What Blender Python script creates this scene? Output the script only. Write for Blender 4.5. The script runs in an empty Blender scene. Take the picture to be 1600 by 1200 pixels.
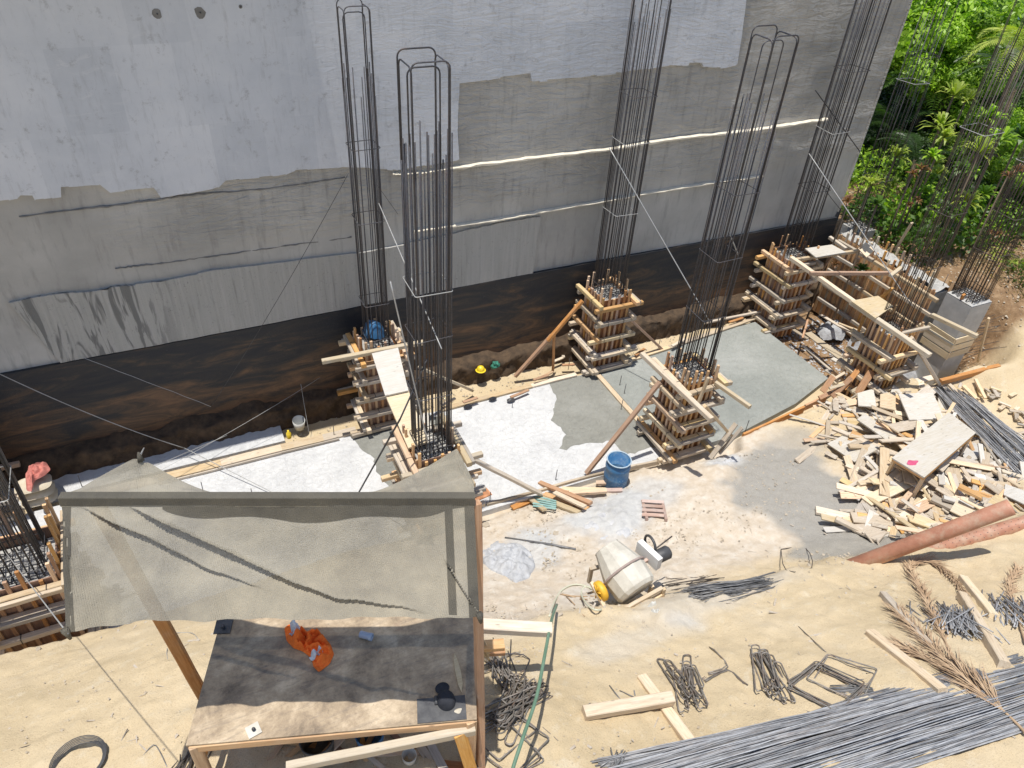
import bpy, math, random
import numpy as np
from mathutils import Vector, Matrix, Quaternion
random.seed(7); rng = np.random.default_rng(7)
R_ = math.radians
S = bpy.context.scene
COL = S.collection

# ------------------------------------------------------------ camera
FPX = 1161.0; CAMH = 10.5
def _n(v): v = np.array(v, float); return v/np.linalg.norm(v)
_X = _n([2900, 710, -FPX]); _Z = -_n([-100, -1490, -FPX]); _Z = _n(_Z-_X*(_X@_Z)); _Y = np.cross(_Z, _X)
ROT = np.array([_X, _Y, _Z])
cam = bpy.data.cameras.new('camera'); cam.sensor_width = 36; cam.lens = FPX/1600*36; cam.clip_start = .1; cam.clip_end = 3000
camo = bpy.data.objects.new('camera', cam); COL.objects.link(camo)
m4 = Matrix([list(r)+[0] for r in ROT.tolist()]+[[0, 0, 0, 1]]); m4.translation = Vector((0, 0, CAMH)); camo.matrix_world = m4
S.camera = camo
# ------------------------------------------------------------ light
SUN_DIR = Vector((-.12, -.025, 1)).normalized()      # towards the sun
elev = math.asin(SUN_DIR.z); azim = math.atan2(SUN_DIR.x, SUN_DIR.y)
w = bpy.data.worlds.new('World'); S.world = w; w.use_nodes = True
nt = w.node_tree; bg = nt.nodes['Background']
sky = nt.nodes.new('ShaderNodeTexSky'); sky.sky_type = 'NISHITA'; sky.sun_disc = False
sky.sun_elevation = elev; sky.sun_rotation = azim; sky.air_density = 1.0; sky.dust_density = .8
nt.links.new(sky.outputs[0], bg.inputs[0]); bg.inputs[1].default_value = .112
sl = bpy.data.lights.new('sun', 'SUN'); sl.energy = 4.0; sl.angle = R_(.53); sl.color = (1, .955, .88)
so = bpy.data.objects.new('sun', sl); COL.objects.link(so); so.rotation_euler = SUN_DIR.to_track_quat('Z', 'Y').to_euler()
so.location = (0, 0, 30)
vs = S.view_settings; vs.view_transform = 'Standard'; vs.look = 'None'; vs.gamma = 1; vs.use_curve_mapping = False; vs.exposure = .29
S.cycles.max_bounces = 6; S.cycles.transparent_max_bounces = 12; S.cycles.use_denoising = True

# ------------------------------------------------------------ pixel helpers (photo 1600x1200) to places in the world
def ray(u, v): return ROT@np.array([u-800, -(v-600), -FPX])
def P(u, v, h=0.):
    r = ray(u, v); t = (h-CAMH)/r[2]; return Vector((r[0]*t, r[1]*t, h))
WY = 12.9
def W(u, v, y=WY):
    r = ray(u, v); t = y/r[1]; return Vector((r[0]*t, y, r[2]*t+CAMH))

# ------------------------------------------------------------ numpy value noise
_perm = np.random.default_rng(3).random((64, 64, 4))
def vnoise(x, y, k=0):
    x = np.asarray(x, float); y = np.asarray(y, float)
    xi = np.floor(x).astype(int); yi = np.floor(y).astype(int); fx = x-xi; fy = y-yi
    fx = fx*fx*(3-2*fx); fy = fy*fy*(3-2*fy); p = _perm[:, :, k]
    a = p[xi % 64, yi % 64]; b = p[(xi+1) % 64, yi % 64]; c = p[xi % 64, (yi+1) % 64]; d = p[(xi+1) % 64, (yi+1) % 64]
    return (a*(1-fx)+b*fx)*(1-fy)+(c*(1-fx)+d*fx)*fy-.5
def fbm(x, y, o=4, k=0):
    s = 0; a = 1.
    for i in range(o): s = s+a*vnoise(x*2**i+17*i, y*2**i+5*i, (k+i) % 4); a *= .5
    return s
def sstep(a, b, x): t = np.clip((x-a)/(b-a), 0, 1); return t*t*(3-2*t)

# ------------------------------------------------------------ terrain height
CP = [(-5, 8.2, 1.3), (-3.3, 7.6, 1.45), (-2.4, 7.5, 1.4), (-1, 7.6, 1.2), (1, 7.6, .8), (2.2, 7.7, .5), (-2.6, 4.8, 3.1), (-5, 5, 3.1), (0, 4.3, 3.3), (0, 3, 3.45), (-3, 3, 3.5), (-1, 6.3, 2.3), (1.2, 6.2, 1.8),
      (2.5, 5.6, 1.55), (2.4, 5.0, 2.1), (4, 8.3, .05), (6.7, 8.35, .03), (5, 7.2, .45), (8, 7.2, .5), (4.8, 5.7, 1.15), (6.5, 6, .75), (9.5, 8.3, .12), (12, 7.2, .5), (13.3, 8.2, .34), (16, 7.7, .2), (18, 7.75, .55), (20, 6, .9),
      (4.24, 4.13, 2.15), (4.6, 4.9, 1.62), (5.9, 4.9, 1.35), (7.6, 4.9, 1.1), (7.3, 4.15, 1.75), (5, 2.85, 2.8), (8.4, 2.05, 2.8), (9.5, 3.4, 1.9), (11.2, 3.3, 1.9), (10, 4.6, 1.05), (12, 5, 1.0), (2.28, 2.57, 3.35), (6.5, 1.0, 3.45), (7.3, 1.5, 3.2),
      (0, 0, 3.7), (8, -2, 3.8), (-5, -2, 3.8), (14, 1, 2.9), (18, 3, 2.0), (24, 2, 1.6), (2, 1.5, 3.55),
      (17.2, 9, 1.7), (17.2, 11.6, 1.7), (18.5, 9.5, 1.5), (19.5, 12, 1.9), (17.2, 13, 1.8), (20, 16, 1.6), (26, 17, 1.2), (24, 9, 1.6), (30, 22, .8), (30, 5, 1), (40, 30, -1), (55, 45, -4), (50, 10, -3), (20, 30, 0), (10, 20, 1), (0, 16, 1), (-8, 12, 1), (-8, 4, 3)]
_c = np.array(CP); _xy = _c[:, :2]
def _U(r2): return np.where(r2 > 1e-12, r2*np.log(np.maximum(r2, 1e-12)), 0)
_K = _U(((_xy[:, None]-_xy[None])**2).sum(2))+np.eye(len(_c))*.25
_Pm = np.hstack([np.ones((len(_c), 1)), _xy]); _A = np.block([[_K, _Pm], [_Pm.T, np.zeros((3, 3))]])
_w = np.linalg.solve(_A, np.concatenate([_c[:, 2], np.zeros(3)]))
RX = [2, 3.4, 4.6, 5.6, 6.6, 7.6, 8.6, 9.6, 11.5, 14]; RY = [5.1, 5.0, 4.75, 4.6, 4.55, 4.5, 4.35, 4.0, 3.7, 3.5]
def hgt(x, y):
    x = np.atleast_1d(np.asarray(x, float)); y = np.atleast_1d(np.asarray(y, float))
    r2 = (x[..., None]-_xy[:, 0])**2+(y[..., None]-_xy[:, 1])**2
    h = _U(r2)@_w[:-3]+_w[-3]+_w[-2]*x+_w[-1]*y
    far = sstep(45, 90, np.hypot(x, y)); h = h*(1-far)+far*(-12)-70*sstep(110, 240, np.hypot(x, y))
    h = h+.10*fbm(x*.9, y*.9, 3)*sstep(.02, .6, h)
    yr = np.interp(x, RX, RY)+.18*fbm(x*1.1, x*0+2, 3); dr = y-yr; h = h+.16*np.exp(-np.where(dr > 0, dr/.16, dr/.6)**2)*sstep(2.5, 3.4, x)*sstep(14, 12, x)*(1+.8*fbm(x*2.2, y*2.2, 3))
    # the dug pit that holds the slab and the columns
    yf = 8.45+.1*vnoise(x*1.3, x*0)-.9*sstep(1.2, -1.9, x)-.35*sstep(14.7, 15.3, x)-.38*sstep(7.5, 7.7, x)*sstep(10.0, 9.6, x)-.06
    pit = sstep(0, .22, y-yf)*sstep(16.75, 16.45, x+.15*vnoise(y*2, y*0+3))*sstep(13.4, 13.0, y)
    low = -.14-.33*sstep(13.4, 13.7, x)+.10*fbm(x*2.3, y*2.3, 2)*sstep(13.4, 13.8, x)
    h = h*(1-pit)+low*pit
    # hollow beside the last column
    d = np.hypot((x-17.4)/.9, (y-8.75)/.75); h = h-1.5*np.exp(-d**4)
    return h
def hg(x, y): return float(hgt(x, y)[0])
def align(c_):
    e_ = .2; n_ = Vector((hg(c_.x-e_, c_.y)-hg(c_.x+e_, c_.y), hg(c_.x, c_.y-e_)-hg(c_.x, c_.y+e_), 2*e_)).normalized(); x = Vector((1, 0, 0)); x = (x-n_*x.dot(n_)).normalized(); return Matrix((x, n_.cross(x), n_)).transposed().to_4x4()
_hs = np.arange(5, -1.2, -.02)
def G(u, v, dz=0.):
    "where the sight line through a photo point meets the ground"
    r = ray(u, v); t = (_hs-CAMH)/r[2]; hh = hgt(r[0]*t, r[1]*t); k = np.nonzero(hh >= _hs)[0]
    i = k[0] if len(k) else len(_hs)-1
    p = Vector((r[0]*t[i], r[1]*t[i], float(_hs[i]))); p.z += dz; return p

# ------------------------------------------------------------ materials
def mat(name, rough=.85, metal=0.):
    m = bpy.data.materials.new(name); m.use_nodes = True; n = m.node_tree; b = n.nodes['Principled BSDF']
    b.inputs['Roughness'].default_value = rough; b.inputs['Metallic'].default_value = metal
    return m, n, b
class NB:
    def __init__(s, n): s.n = n
    def a(s, t, **k):
        o = s.n.nodes.new('ShaderNode'+t)
        for kk, v in k.items(): setattr(o, kk, v)
        return o
    def l(s, a, b): s.n.links.new(a, b)
    def noise(s, vec, scale, detail=6, rough=.6, dist=0.):
        o = s.a('TexNoise'); o.inputs['Scale'].default_value = scale; o.inputs['Detail'].default_value = detail
        o.inputs['Roughness'].default_value = rough; o.inputs['Distortion'].default_value = dist; s.l(vec, o.inputs['Vector']); return o.outputs[0]
    def ramp(s, fac, pts):
        o = s.a('ValToRGB'); e = o.color_ramp.elements
        while len(e) < len(pts): e.new(.5)
        for i, (p, c) in enumerate(pts): e[i].position = p; e[i].color = (*c, 1) if len(c) == 3 else c
        s.l(fac, o.inputs[0]); return o.outputs[0]
    def f(s, fac, lo, hi):
        o = s.a('MapRange'); o.inputs[1].default_value = lo; o.inputs[2].default_value = hi; s.l(fac, o.inputs[0]); return o.outputs[0]
    def mix(s, fac, c1, c2, mode='MIX'):
        o = s.a('MixRGB', blend_type=mode)
        for i, c in enumerate((fac, c1, c2)):
            if hasattr(c, 'is_linked') or hasattr(c, 'links'): s.l(c, o.inputs[i])
            elif i == 0: o.inputs[0].default_value = c
            else: o.inputs[i].default_value = (*c, 1)
        return o.outputs[0]
    def mul(s, a, b, op='MULTIPLY'):
        o = s.a('Math', operation=op)
        for i, c in enumerate((a, b)):
            if hasattr(c, 'links'): s.l(c, o.inputs[i])
            else: o.inputs[i].default_value = c
        return o.outputs[0]
    def bump(s, h, b, st=.5, d=.01):
        o = s.a('Bump'); o.inputs['Strength'].default_value = st; o.inputs['Distance'].default_value = d
        s.l(h, o.inputs['Height']); s.l(o.outputs[0], b.inputs['Normal']); return o
    def obj(s, sc=(1, 1, 1), rnd=True):
        t = s.a('TexCoord'); mp = s.a('Mapping'); mp.inputs['Scale'].default_value = sc
        if rnd:
            i = s.a('ObjectInfo'); c = s.a('CombineXYZ'); m = s.mul(i.outputs['Random'], 97.)
            s.l(m, c.inputs[0]); s.l(m, c.inputs[1]); s.l(m, c.inputs[2])
            ad = s.a('VectorMath', operation='ADD'); s.l(t.outputs['Object'], ad.inputs[0]); s.l(c.outputs[0], ad.inputs[1]); s.l(ad.outputs[0], mp.inputs[0])
        else: s.l(t.outputs['Object'], mp.inputs[0])
        return mp.outputs[0]
M = {}
def wood(name, c1, c2, c3, dirt=.3, dcol=(.5, .47, .42), vary=.5):
    m, n, b = mat(name, .8); k = NB(n)
    v = k.obj((1.5, 22, 22)); g = k.noise(v, 2.2, 5, .65, .6)
    c = k.ramp(g, [(.25, c1), (.5, c2), (.78, c3)])
    v2 = k.obj((3, 5, 5)); d = k.noise(v2, 1.4, 5, .7); c = k.mix(k.mul(k.f(d, .5, .72), dirt), c, dcol)
    kn = k.a('TexVoronoi'); kn.inputs['Scale'].default_value = 3.5; k.l(k.obj((1, 3, 3)), kn.inputs['Vector'])
    c = k.mix(k.mul(k.f(kn.outputs['Distance'], .13, .05), .6), c, tuple(x*.35 for x in c1))
    oi = k.a('ObjectInfo'); hs = k.a('HueSaturation'); k.l(c, hs.inputs['Color'])
    mr = k.a('MapRange'); k.l(oi.outputs['Random'], mr.inputs[0]); mr.inputs[3].default_value = 1-vary*.55; mr.inputs[4].default_value = 1+vary*.45; k.l(mr.outputs[0], hs.inputs['Value'])
    m2 = k.mul(oi.outputs['Random'], 7.31); fr = k.mul(m2, 0., 'FRACT'); mr2 = k.a('MapRange'); k.l(fr, mr2.inputs[0]); mr2.inputs[3].default_value = .6; mr2.inputs[4].default_value = 1.1; k.l(mr2.outputs[0], hs.inputs['Saturation'])
    k.l(hs.outputs[0], b.inputs['Base Color']); k.bump(g, b, .6, .004); M[name] = m
wood('wood_new', (.46, .23, .08), (.62, .35, .13), (.74, .50, .23), .25, (.62, .5, .36))
wood('wood_orange', (.30, .13, .045), (.43, .21, .08), (.52, .30, .14), .25, (.45, .36, .27))
wood('wood_panel', (.17, .065, .02), (.27, .11, .038), (.36, .16, .06), .3, (.32, .26, .2))
wood('wood_pale', (.44, .31, .18), (.60, .46, .29), (.72, .59, .41), .4, (.64, .58, .48))
wood('wood_grey', (.32, .25, .18), (.46, .38, .28), (.58, .50, .40), .5, (.58, .54, .47))
wood('wood_yellow', (.48, .34, .17), (.60, .46, .25), (.70, .57, .36), .45, (.6, .55, .48))
wood('ply_cement', (.46, .41, .33), (.56, .52, .45), (.64, .61, .56), .75, (.60, .59, .57), .25)
wood('wood_red', (.34, .2, .15), (.44, .3, .24), (.52, .4, .34), .5, (.55, .5, .45))
def simple(name, c, c2=None, rough=.8, metal=0., sc=6, bump=.3, bd=.005, det=6):
    m, n, b = mat(name, rough, metal); k = NB(n); v = k.obj(); g = k.noise(v, sc, det, .65)
    k.l(k.ramp(g, [(.3, c), (.7, c2 or tuple(min(1, x*1.35) for x in c))]), b.inputs['Base Color'])
    if bump: k.bump(g, b, bump, bd)
    M[name] = m; return m, n, b, k
def vary(name, lo, hi, dust=None, amt=.5, sc=2.):
    n = M[name].node_tree; b = n.nodes['Principled BSDF']; k = NB(n); src = b.inputs['Base Color'].links[0].from_socket; oi = k.a('ObjectInfo'); hs = k.a('HueSaturation'); k.l(src, hs.inputs['Color'])
    mr = k.a('MapRange'); k.l(oi.outputs['Random'], mr.inputs[0]); mr.inputs[3].default_value = lo; mr.inputs[4].default_value = hi; k.l(mr.outputs[0], hs.inputs['Value']); c = hs.outputs[0]
    if dust: d = k.noise(k.obj(), sc, 7, .75); c = k.mix(k.mul(k.f(d, .48, .66), amt), c, dust)
    k.l(c, b.inputs['Base Color'])
simple('rebar', (.040, .042, .05), (.095, .095, .105), .5, .35, 30, .4)
simple('rebar_grey', (.16, .16, .165), (.32, .32, .32), .5, .4, 14, .3)
simple('rebar_rust', (.06, .05, .045), (.13, .11, .095), .6, .3, 14, .3)
simple('rebar_blue', (.22, .23, .25), (.46, .465, .47), .5, .25, 9, .3)
simple('stirrup', (.17, .15, .13), (.33, .31, .28), .55, .35, 20, .3)
simple('foot_soil', (.035, .024, .016), (.12, .078, .045), .95, 0, 5, 1., .05, 9)
simple('wire', (.33, .33, .33), (.48, .48, .46), .5, .3)
simple('black_strap', (.015, .015, .02), (.04, .04, .045), .6)
simple('concrete', (.33, .32, .30), (.5, .49, .46), .9, 0, 9, .8, .015)
simple('concrete_grey', (.36, .355, .34), (.48, .475, .46), .9, 0, 4, .6, .01)
simple('cement_lump', (.42, .43, .45), (.58, .58, .58), .9, 0, 12, 1., .03)
simple('cement_mortar', (.36, .37, .39), (.52, .53, .54), .9, 0, 10, 1., .03)
simple('stone', (.38, .32, .24), (.56, .49, .39), .9, 0, 8, .8, .02)
simple('pvc', (.36, .16, .10), (.52, .26, .17), .6, 0, 5, .2)
simple('blue_plastic', (.02, .10, .24), (.045, .17, .34), .5, 0, 5, .15)
simple('dark_water', (.015, .05, .10), (.02, .07, .13), .2, 0, 2, 0)
simple('cream_paint', (.50, .47, .40), (.64, .61, .53), .65, 0, 5, .25)
simple('white_paint', (.66, .65, .62), (.78, .77, .74), .55, 0, 6, .2)
simple('yellow_paint', (.62, .34, .02), (.75, .46, .05), .5, 0, 8, .2)
simple('yellow_hat', (.75, .55, .02), (.85, .63, .05), .35, 0, 3, 0)
simple('dark_metal', (.05, .05, .055), (.12, .12, .12), .55, .4, 9, .3)
simple('black_cloth', (.008, .01, .016), (.03, .032, .04), .85, 0, 12, .4)
simple('pink_cloth', (.45, .06, .14), (.6, .12, .22), .85, 0, 9, .5)
simple('red_cloth', (.42, .12, .10), (.55, .22, .18), .85, 0, 9, .5)
simple('green_cloth', (.02, .12, .08), (.05, .24, .17), .85, 0, 9, .5)
simple('teal_plastic', (.15, .32, .30), (.3, .45, .42), .6, 0, 9, .3)
simple('bag_paper', (.50, .43, .31), (.62, .56, .45), .85, 0, 7, .4)
simple('hose_green', (.09, .17, .11), (.16, .26, .18), .5, 0, 5, 0)
simple('hose_beige', (.5, .5, .38), (.6, .6, .48), .5, 0, 5, 0)
simple('rope_tan', (.55, .42, .25), (.65, .52, .35), .8, 0, 9, .2)
simple('dry_palm', (.30, .19, .11), (.52, .38, .24), .8, 0, 5, .2)
simple('bark', (.11, .08, .055), (.22, .17, .12), .9, 0, 8, .9, .02)
simple('cream_joint', (.62, .56, .44), (.78, .72, .6), .9, 0, 8, .8, .01)
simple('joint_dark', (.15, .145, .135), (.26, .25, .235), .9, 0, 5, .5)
simple('brick_clay', (.50, .22, .10), (.6, .3, .16), .85, 0, 9, .4)
simple('clear_plastic', (.38, .43, .52), (.5, .56, .65), .2, 0, 3, 0)
simple('white_plastic', (.52, .52, .49), (.66, .66, .62), .4, 0, 3, 0)
vary('rebar_blue', .55, 1.35, (.30, .22, .16), .35, 3.); vary('rebar_grey', .6, 1.25); vary('stirrup', .6, 1.3, (.25, .14, .08), .5, 6.); vary('rebar', .7, 1.4, (.13, .08, .05), .45, 4.); vary('pvc', .9, 1.1, (.55, .44, .32), .55, 4.); vary('blue_plastic', 1, 1.01, (.22, .30, .36), .5, 7.); vary('cream_paint', 1, 1.01, (.30, .27, .22), .4, 3.); vary('concrete_grey', 1, 1.01, (.52, .50, .46), .5, 3.)
def leafmat(name, c1, c2):
    m, n, b = mat(name, .45); k = NB(n)
    at_ = k.a('Attribute'); at_.attribute_name = 'tone'
    g = k.a('NewGeometry')
    c = k.ramp(at_.outputs['Fac'], [(0, c1), (1, c2)])
    k.l(c, b.inputs['Base Color'])
    tr = k.a('BsdfTranslucent'); k.l(k.mix(1., c, (1.3, 1.6, .5), 'MULTIPLY'), tr.inputs[0])
    ms = k.a('MixShader'); ms.inputs[0].default_value = .35; k.l(b.outputs[0], ms.inputs[1]); k.l(tr.outputs[0], ms.inputs[2]); k.l(ms.outputs[0], n.nodes['Material Output'].inputs[0]); M[name] = m
leafmat('leaf_bright', (.05, .13, .01), (.42, .62, .05))
leafmat('leaf_mid', (.04, .09, .012), (.12, .22, .03))
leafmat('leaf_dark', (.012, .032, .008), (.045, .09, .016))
leafmat('leaf_yellow', (.20, .28, .03), (.45, .50, .10))
leafmat('leaf_red', (.10, .04, .02), (.34, .17, .08))
leafmat('leaf_dry', (.16, .10, .05), (.38, .28, .16))

# ------------------------------------------------------------ object helpers
class MB:
    def __init__(s): s.v = []; s.f = []; s.sm = []
    def add(s, vs, fs, smooth=False):
        o = len(s.v); s.v += [tuple(x) for x in vs]; s.f += [tuple(i+o for i in f) for f in fs]; s.sm += [smooth]*len(fs); return s
    def box(s, c, d, rot=None):
        c = Vector(c); hx, hy, hz = [x/2 for x in d]
        vs = [Vector((sx*hx, sy*hy, sz*hz)) for sx in (-1, 1) for sy in (-1, 1) for sz in (-1, 1)]
        if rot is not None: vs = [rot@v for v in vs]
        return s.add([c+v for v in vs], [(0, 1, 3, 2), (4, 6, 7, 5), (0, 4, 5, 1), (2, 3, 7, 6), (0, 2, 6, 4), (1, 5, 7, 3)])
    def tube(s, pts, r, n=6, closed=False, r2=None):
        pts = [Vector(p) for p in pts]; N = len(pts); T = []
        for i in range(N):
            a = pts[(i-1) % N] if (closed or i > 0) else pts[i]; b = pts[(i+1) % N] if (closed or i < N-1) else pts[i]
            T.append((b-a).normalized() if (b-a).length > 1e-9 else Vector((0, 0, 1)))
        nn = T[0].orthogonal().normalized(); vs = []
        for i in range(N):
            nn = (nn-T[i]*nn.dot(T[i])); nn = nn.normalized() if nn.length > 1e-6 else T[i].orthogonal().normalized(); bb = T[i].cross(nn)
            rr = r if r2 is None else r+(r2-r)*i/max(1, N-1)
            for j in range(n):
                a = 2*math.pi*j/n; vs.append(pts[i]+(nn*math.cos(a)+bb*math.sin(a))*rr)
        fs = []
        for i in range(N if closed else N-1):
            i2 = (i+1) % N
            for j in range(n): fs.append((i*n+j, i*n+(j+1) % n, i2*n+(j+1) % n, i2*n+j))
        if not closed: fs += [tuple(range(n))[::-1], tuple((N-1)*n+j for j in range(n))]
        return s.add(vs, fs, True)
    def lathe(s, prof, n=24, mw=None, sm=True):
        vs = []; fs = []
        for (r, z) in prof:
            for j in range(n): a = 2*math.pi*j/n; v = Vector((r*math.cos(a), r*math.sin(a), z)); vs.append(mw@v if mw else v)
        for i in range(len(prof)-1):
            for j in range(n): fs.append((i*n+j, i*n+(j+1) % n, (i+1)*n+(j+1) % n, (i+1)*n+j))
        return s.add(vs, fs, sm)
    def grid(s, fn, nu, nv, smooth=True):
        vs = [fn(i/nu, j/nv) for j in range(nv+1) for i in range(nu+1)]
        fs = [(j*(nu+1)+i, j*(nu+1)+i+1, (j+1)*(nu+1)+i+1, (j+1)*(nu+1)+i) for j in range(nv) for i in range(nu)]
        return s.add(vs, fs, smooth)
    def mesh(s, name='mesh'):
        me = bpy.data.meshes.new(name); me.from_pydata([tuple(v) for v in s.v], [], s.f); me.polygons.foreach_set('use_smooth', s.sm); me.update(); return me
def tag(o, label=None, cat=None, group=None, kind=None):
    if label: o['label'] = label
    if cat: o['category'] = cat
    if group: o['group'] = group
    if kind: o['kind'] = kind
    return o
def put(name, me, m, mw=None, parent=None, label=None, cat=None, group=None, kind=None):
    if isinstance(me, MB): me = me.mesh(name)
    if m and not me.materials: me.materials.append(M[m])
    o = bpy.data.objects.new(name, me); COL.objects.link(o)
    mw = mw or Matrix()
    if parent is not None: o.parent = parent; o.matrix_basis = parent.matrix_basis.inverted()@mw if parent.parent is None else (parent.parent.matrix_basis@parent.matrix_basis).inverted()@mw
    else: o.matrix_basis = mw
    return tag(o, label, cat, group, kind)
def centred(mb):
    "recentre a world-space mesh builder on its base; returns (mb, matrix)"
    a = np.array([tuple(v) for v in mb.v]); c = Vector(((a[:, 0].min()+a[:, 0].max())/2, (a[:, 1].min()+a[:, 1].max())/2, a[:, 2].min()))
    mb.v = [tuple(Vector(v)-c) for v in mb.v]; return mb, Matrix.Translation(c)
def putw(name, mb, m, **k):
    mb, mw = centred(mb); return put(name, mb, m, mw, **k)
def thing(name, loc, label, cat, group=None, rz=0.):
    o = bpy.data.objects.new(name, None); COL.objects.link(o); o.empty_display_size = .2
    o.matrix_basis = Matrix.Translation(Vector(loc))@Matrix.Rotation(rz, 4, 'Z'); return tag(o, label, cat, group)
_bc = {}
def boxmesh(L, w_, t, m, jit=0.):
    key = (round(L, 2), round(w_, 3), round(t, 3), m, jit)
    if key not in _bc:
        b = MB(); L, w_, t = max(L, .02), w_, t; n = max(2, int(L/.35)+1); rs = []; vs = []
        r = random.Random(hash(key[:3])); bw = min(w_, t)*.1
        for i in range(n+1):
            x = -L/2+L*i/n; dy = r.uniform(-jit, jit); dz = r.uniform(-jit, jit)
            for (sy, sz, q) in ((-1, -1, 0), (-1, -1, 1), (1, -1, 1), (1, -1, 0), (1, 1, 0), (1, 1, 1), (-1, 1, 1), (-1, 1, 0)):
                yy = sy*(w_/2-(bw if q == 1 else 0)); zz = sz*(t/2-(bw if q == 0 else 0)); vs.append((x, yy+dy, zz+dz))
        fs = []
        for i in range(n):
            for j in range(8): fs.append((i*8+j, (i+1)*8+j, (i+1)*8+(j+1) % 8, i*8+(j+1) % 8))
        fs += [tuple(range(8)), tuple(n*8+j for j in range(8))[::-1]]
        b.add(vs, fs); me = b.mesh('timber'); me.materials.append(M[m]); _bc[key] = me
    return _bc[key]
def frame(p0, p1, roll=0.):
    p0 = Vector(p0); p1 = Vector(p1); x = (p1-p0).normalized(); up = Vector((0, 0, 1)) if abs(x.z) < .95 else Vector((0, 1, 0))
    y = up.cross(x).normalized(); z = x.cross(y); m = Matrix((x, y, z)).transposed().to_4x4()@Matrix.Rotation(roll, 4, 'X'); m.translation = (p0+p1)/2; return m
def timber(name, p0, p1, w_=.09, t=.09, m='wood_new', parent=None, roll=0., jit=.002, **k):
    p0 = Vector(p0); p1 = Vector(p1); L = round((p1-p0).length, 2)
    return put(name, boxmesh(L, w_, t, m, jit), None, frame(p0, p1, roll), parent, **k)
def slabpoly(pts, z0, z1):
    n = len(pts); b = MB(); vs = [(p[0], p[1], z1) for p in pts]+[(p[0], p[1], z0) for p in pts]
    b.add(vs, [tuple(range(n)), tuple(range(2*n-1, n-1, -1))]+[(i, i+n, (i+1) % n+n, (i+1) % n) for i in range(n)]); return b
def tri_fill(pts3):
    from mathutils.geometry import tessellate_polygon
    return tessellate_polygon([[Vector(p) for p in pts3]])
def jag(pts, step=.12, amp=.03, seed=1, blocky=True):
    r = random.Random(seed); out = []
    for a, b in zip(pts[:-1], pts[1:]):
        a = Vector(a); b = Vector(b); n = max(1, int((b-a).length/step)); off = 0
        for i in range(n):
            p = a.lerp(b, i/n)
            if blocky:
                noff = r.uniform(-amp, amp) if r.random() < .55 else off+r.uniform(-amp, amp)*.15
                out.append((p.x, p.y+off)); out.append((p.x+r.uniform(-.01, .01), p.y+noff)); off = noff
            else: out.append((p.x+r.uniform(-amp, amp)*.4, p.y+r.uniform(-amp, amp)))
    out.append(tuple(pts[-1])); return out
def patch(outline, hfun, rings=12, n=72, centre=None):
    "radial cloth / mound mesh over a closed outline of (x,y); hfun(x,y,q) gives z, q=0 centre, 1 rim"
    o = [Vector((p[0], p[1])) for p in outline]; L = [0.]
    for a, b in zip(o, o[1:]+o[:1]): L.append(L[-1]+(b-a).length)
    pts = []
    for i in range(n):
        t = L[-1]*i/n; k = max(j for j in range(len(o)) if L[j] <= t); a = o[k]; b = o[(k+1) % len(o)]; pts.append(a.lerp(b, (t-L[k])/max(1e-9, L[k+1]-L[k])))
    sm = []
    for i in range(n): sm.append((pts[i-1]+pts[i]*2+pts[(i+1) % n])/4)
    c = centre or sum(sm, Vector((0, 0)))/n; c = Vector(c[:2]); vs = [(c.x, c.y, hfun(c.x, c.y, 0.))]; fs = []
    for r in range(1, rings+1):
        q = r/rings
        for p in sm: x = c.lerp(p, q); vs.append((x.x, x.y, hfun(x.x, x.y, q)))
    for j in range(n): fs.append((0, 1+j, 1+(j+1) % n))
    for r in range(rings-1):
        for j in range(n): a = 1+r*n; fs.append((a+j, a+n+j, a+n+(j+1) % n, a+(j+1) % n))
    return MB().add(vs, fs, True)
def sagline(p0, p1, sag, n=10, wob=0.):
    p0 = Vector(p0); p1 = Vector(p1); return [p0.lerp(p1, i/n)-Vector((0, 0, sag*4*(i/n)*(1-i/n)))+Vector((random.uniform(-wob, wob), random.uniform(-wob, wob), 0)) for i in range(n+1)]
# ============================================================ TERRAIN
def axis(segs):
    out = []
    for a, b, st in segs: out += list(np.arange(a, b, st))
    return np.array(out+[segs[-1][1]])
gx = axis([(-60, -12, 4), (-12, -4.5, .5), (-4.5, 12.5, .05), (12.5, 20, .09), (20, 34, .4), (34, 80, 2), (80, 400, 20), (400, 1500, 100)])
gy = axis([(-60, -6, 4), (-6, 0, .5), (0, 9.2, .05), (9.2, 13.4, .09), (13.4, 30, .4), (30, 70, 2), (70, 400, 20), (400, 1500, 100)])
XX, YY = np.meshgrid(gx, gy); HH = hgt(XX.ravel(), YY.ravel()).reshape(XX.shape)
near = (sstep(-6, -4, XX)*sstep(40, 24, XX)*sstep(34, 26, YY)*sstep(-3, -1, YY))
slabzone = sstep(8.5, 8.7, YY)*sstep(13.5, 13.3, XX)*sstep(12.5, 12.4, YY)
HH = HH+near*(1-slabzone)*(.045*fbm(XX*3.1, YY*3.1, 3, 1)+.022*fbm(XX*10, YY*10, 2, 0)+.05*np.abs(fbm(XX*6, YY*6, 3, 2)))
def pblob(u, v, ru, rv, h=None):
    "soft blob mask round a ground point, radii in metres"
    p = G(u, v); d = np.hypot((XX-p.x)/ru, (YY-p.y)/rv)+.55*fbm(XX*1.8, YY*1.8, 5, 3)
    return sstep(1.3, .6, d)
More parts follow.
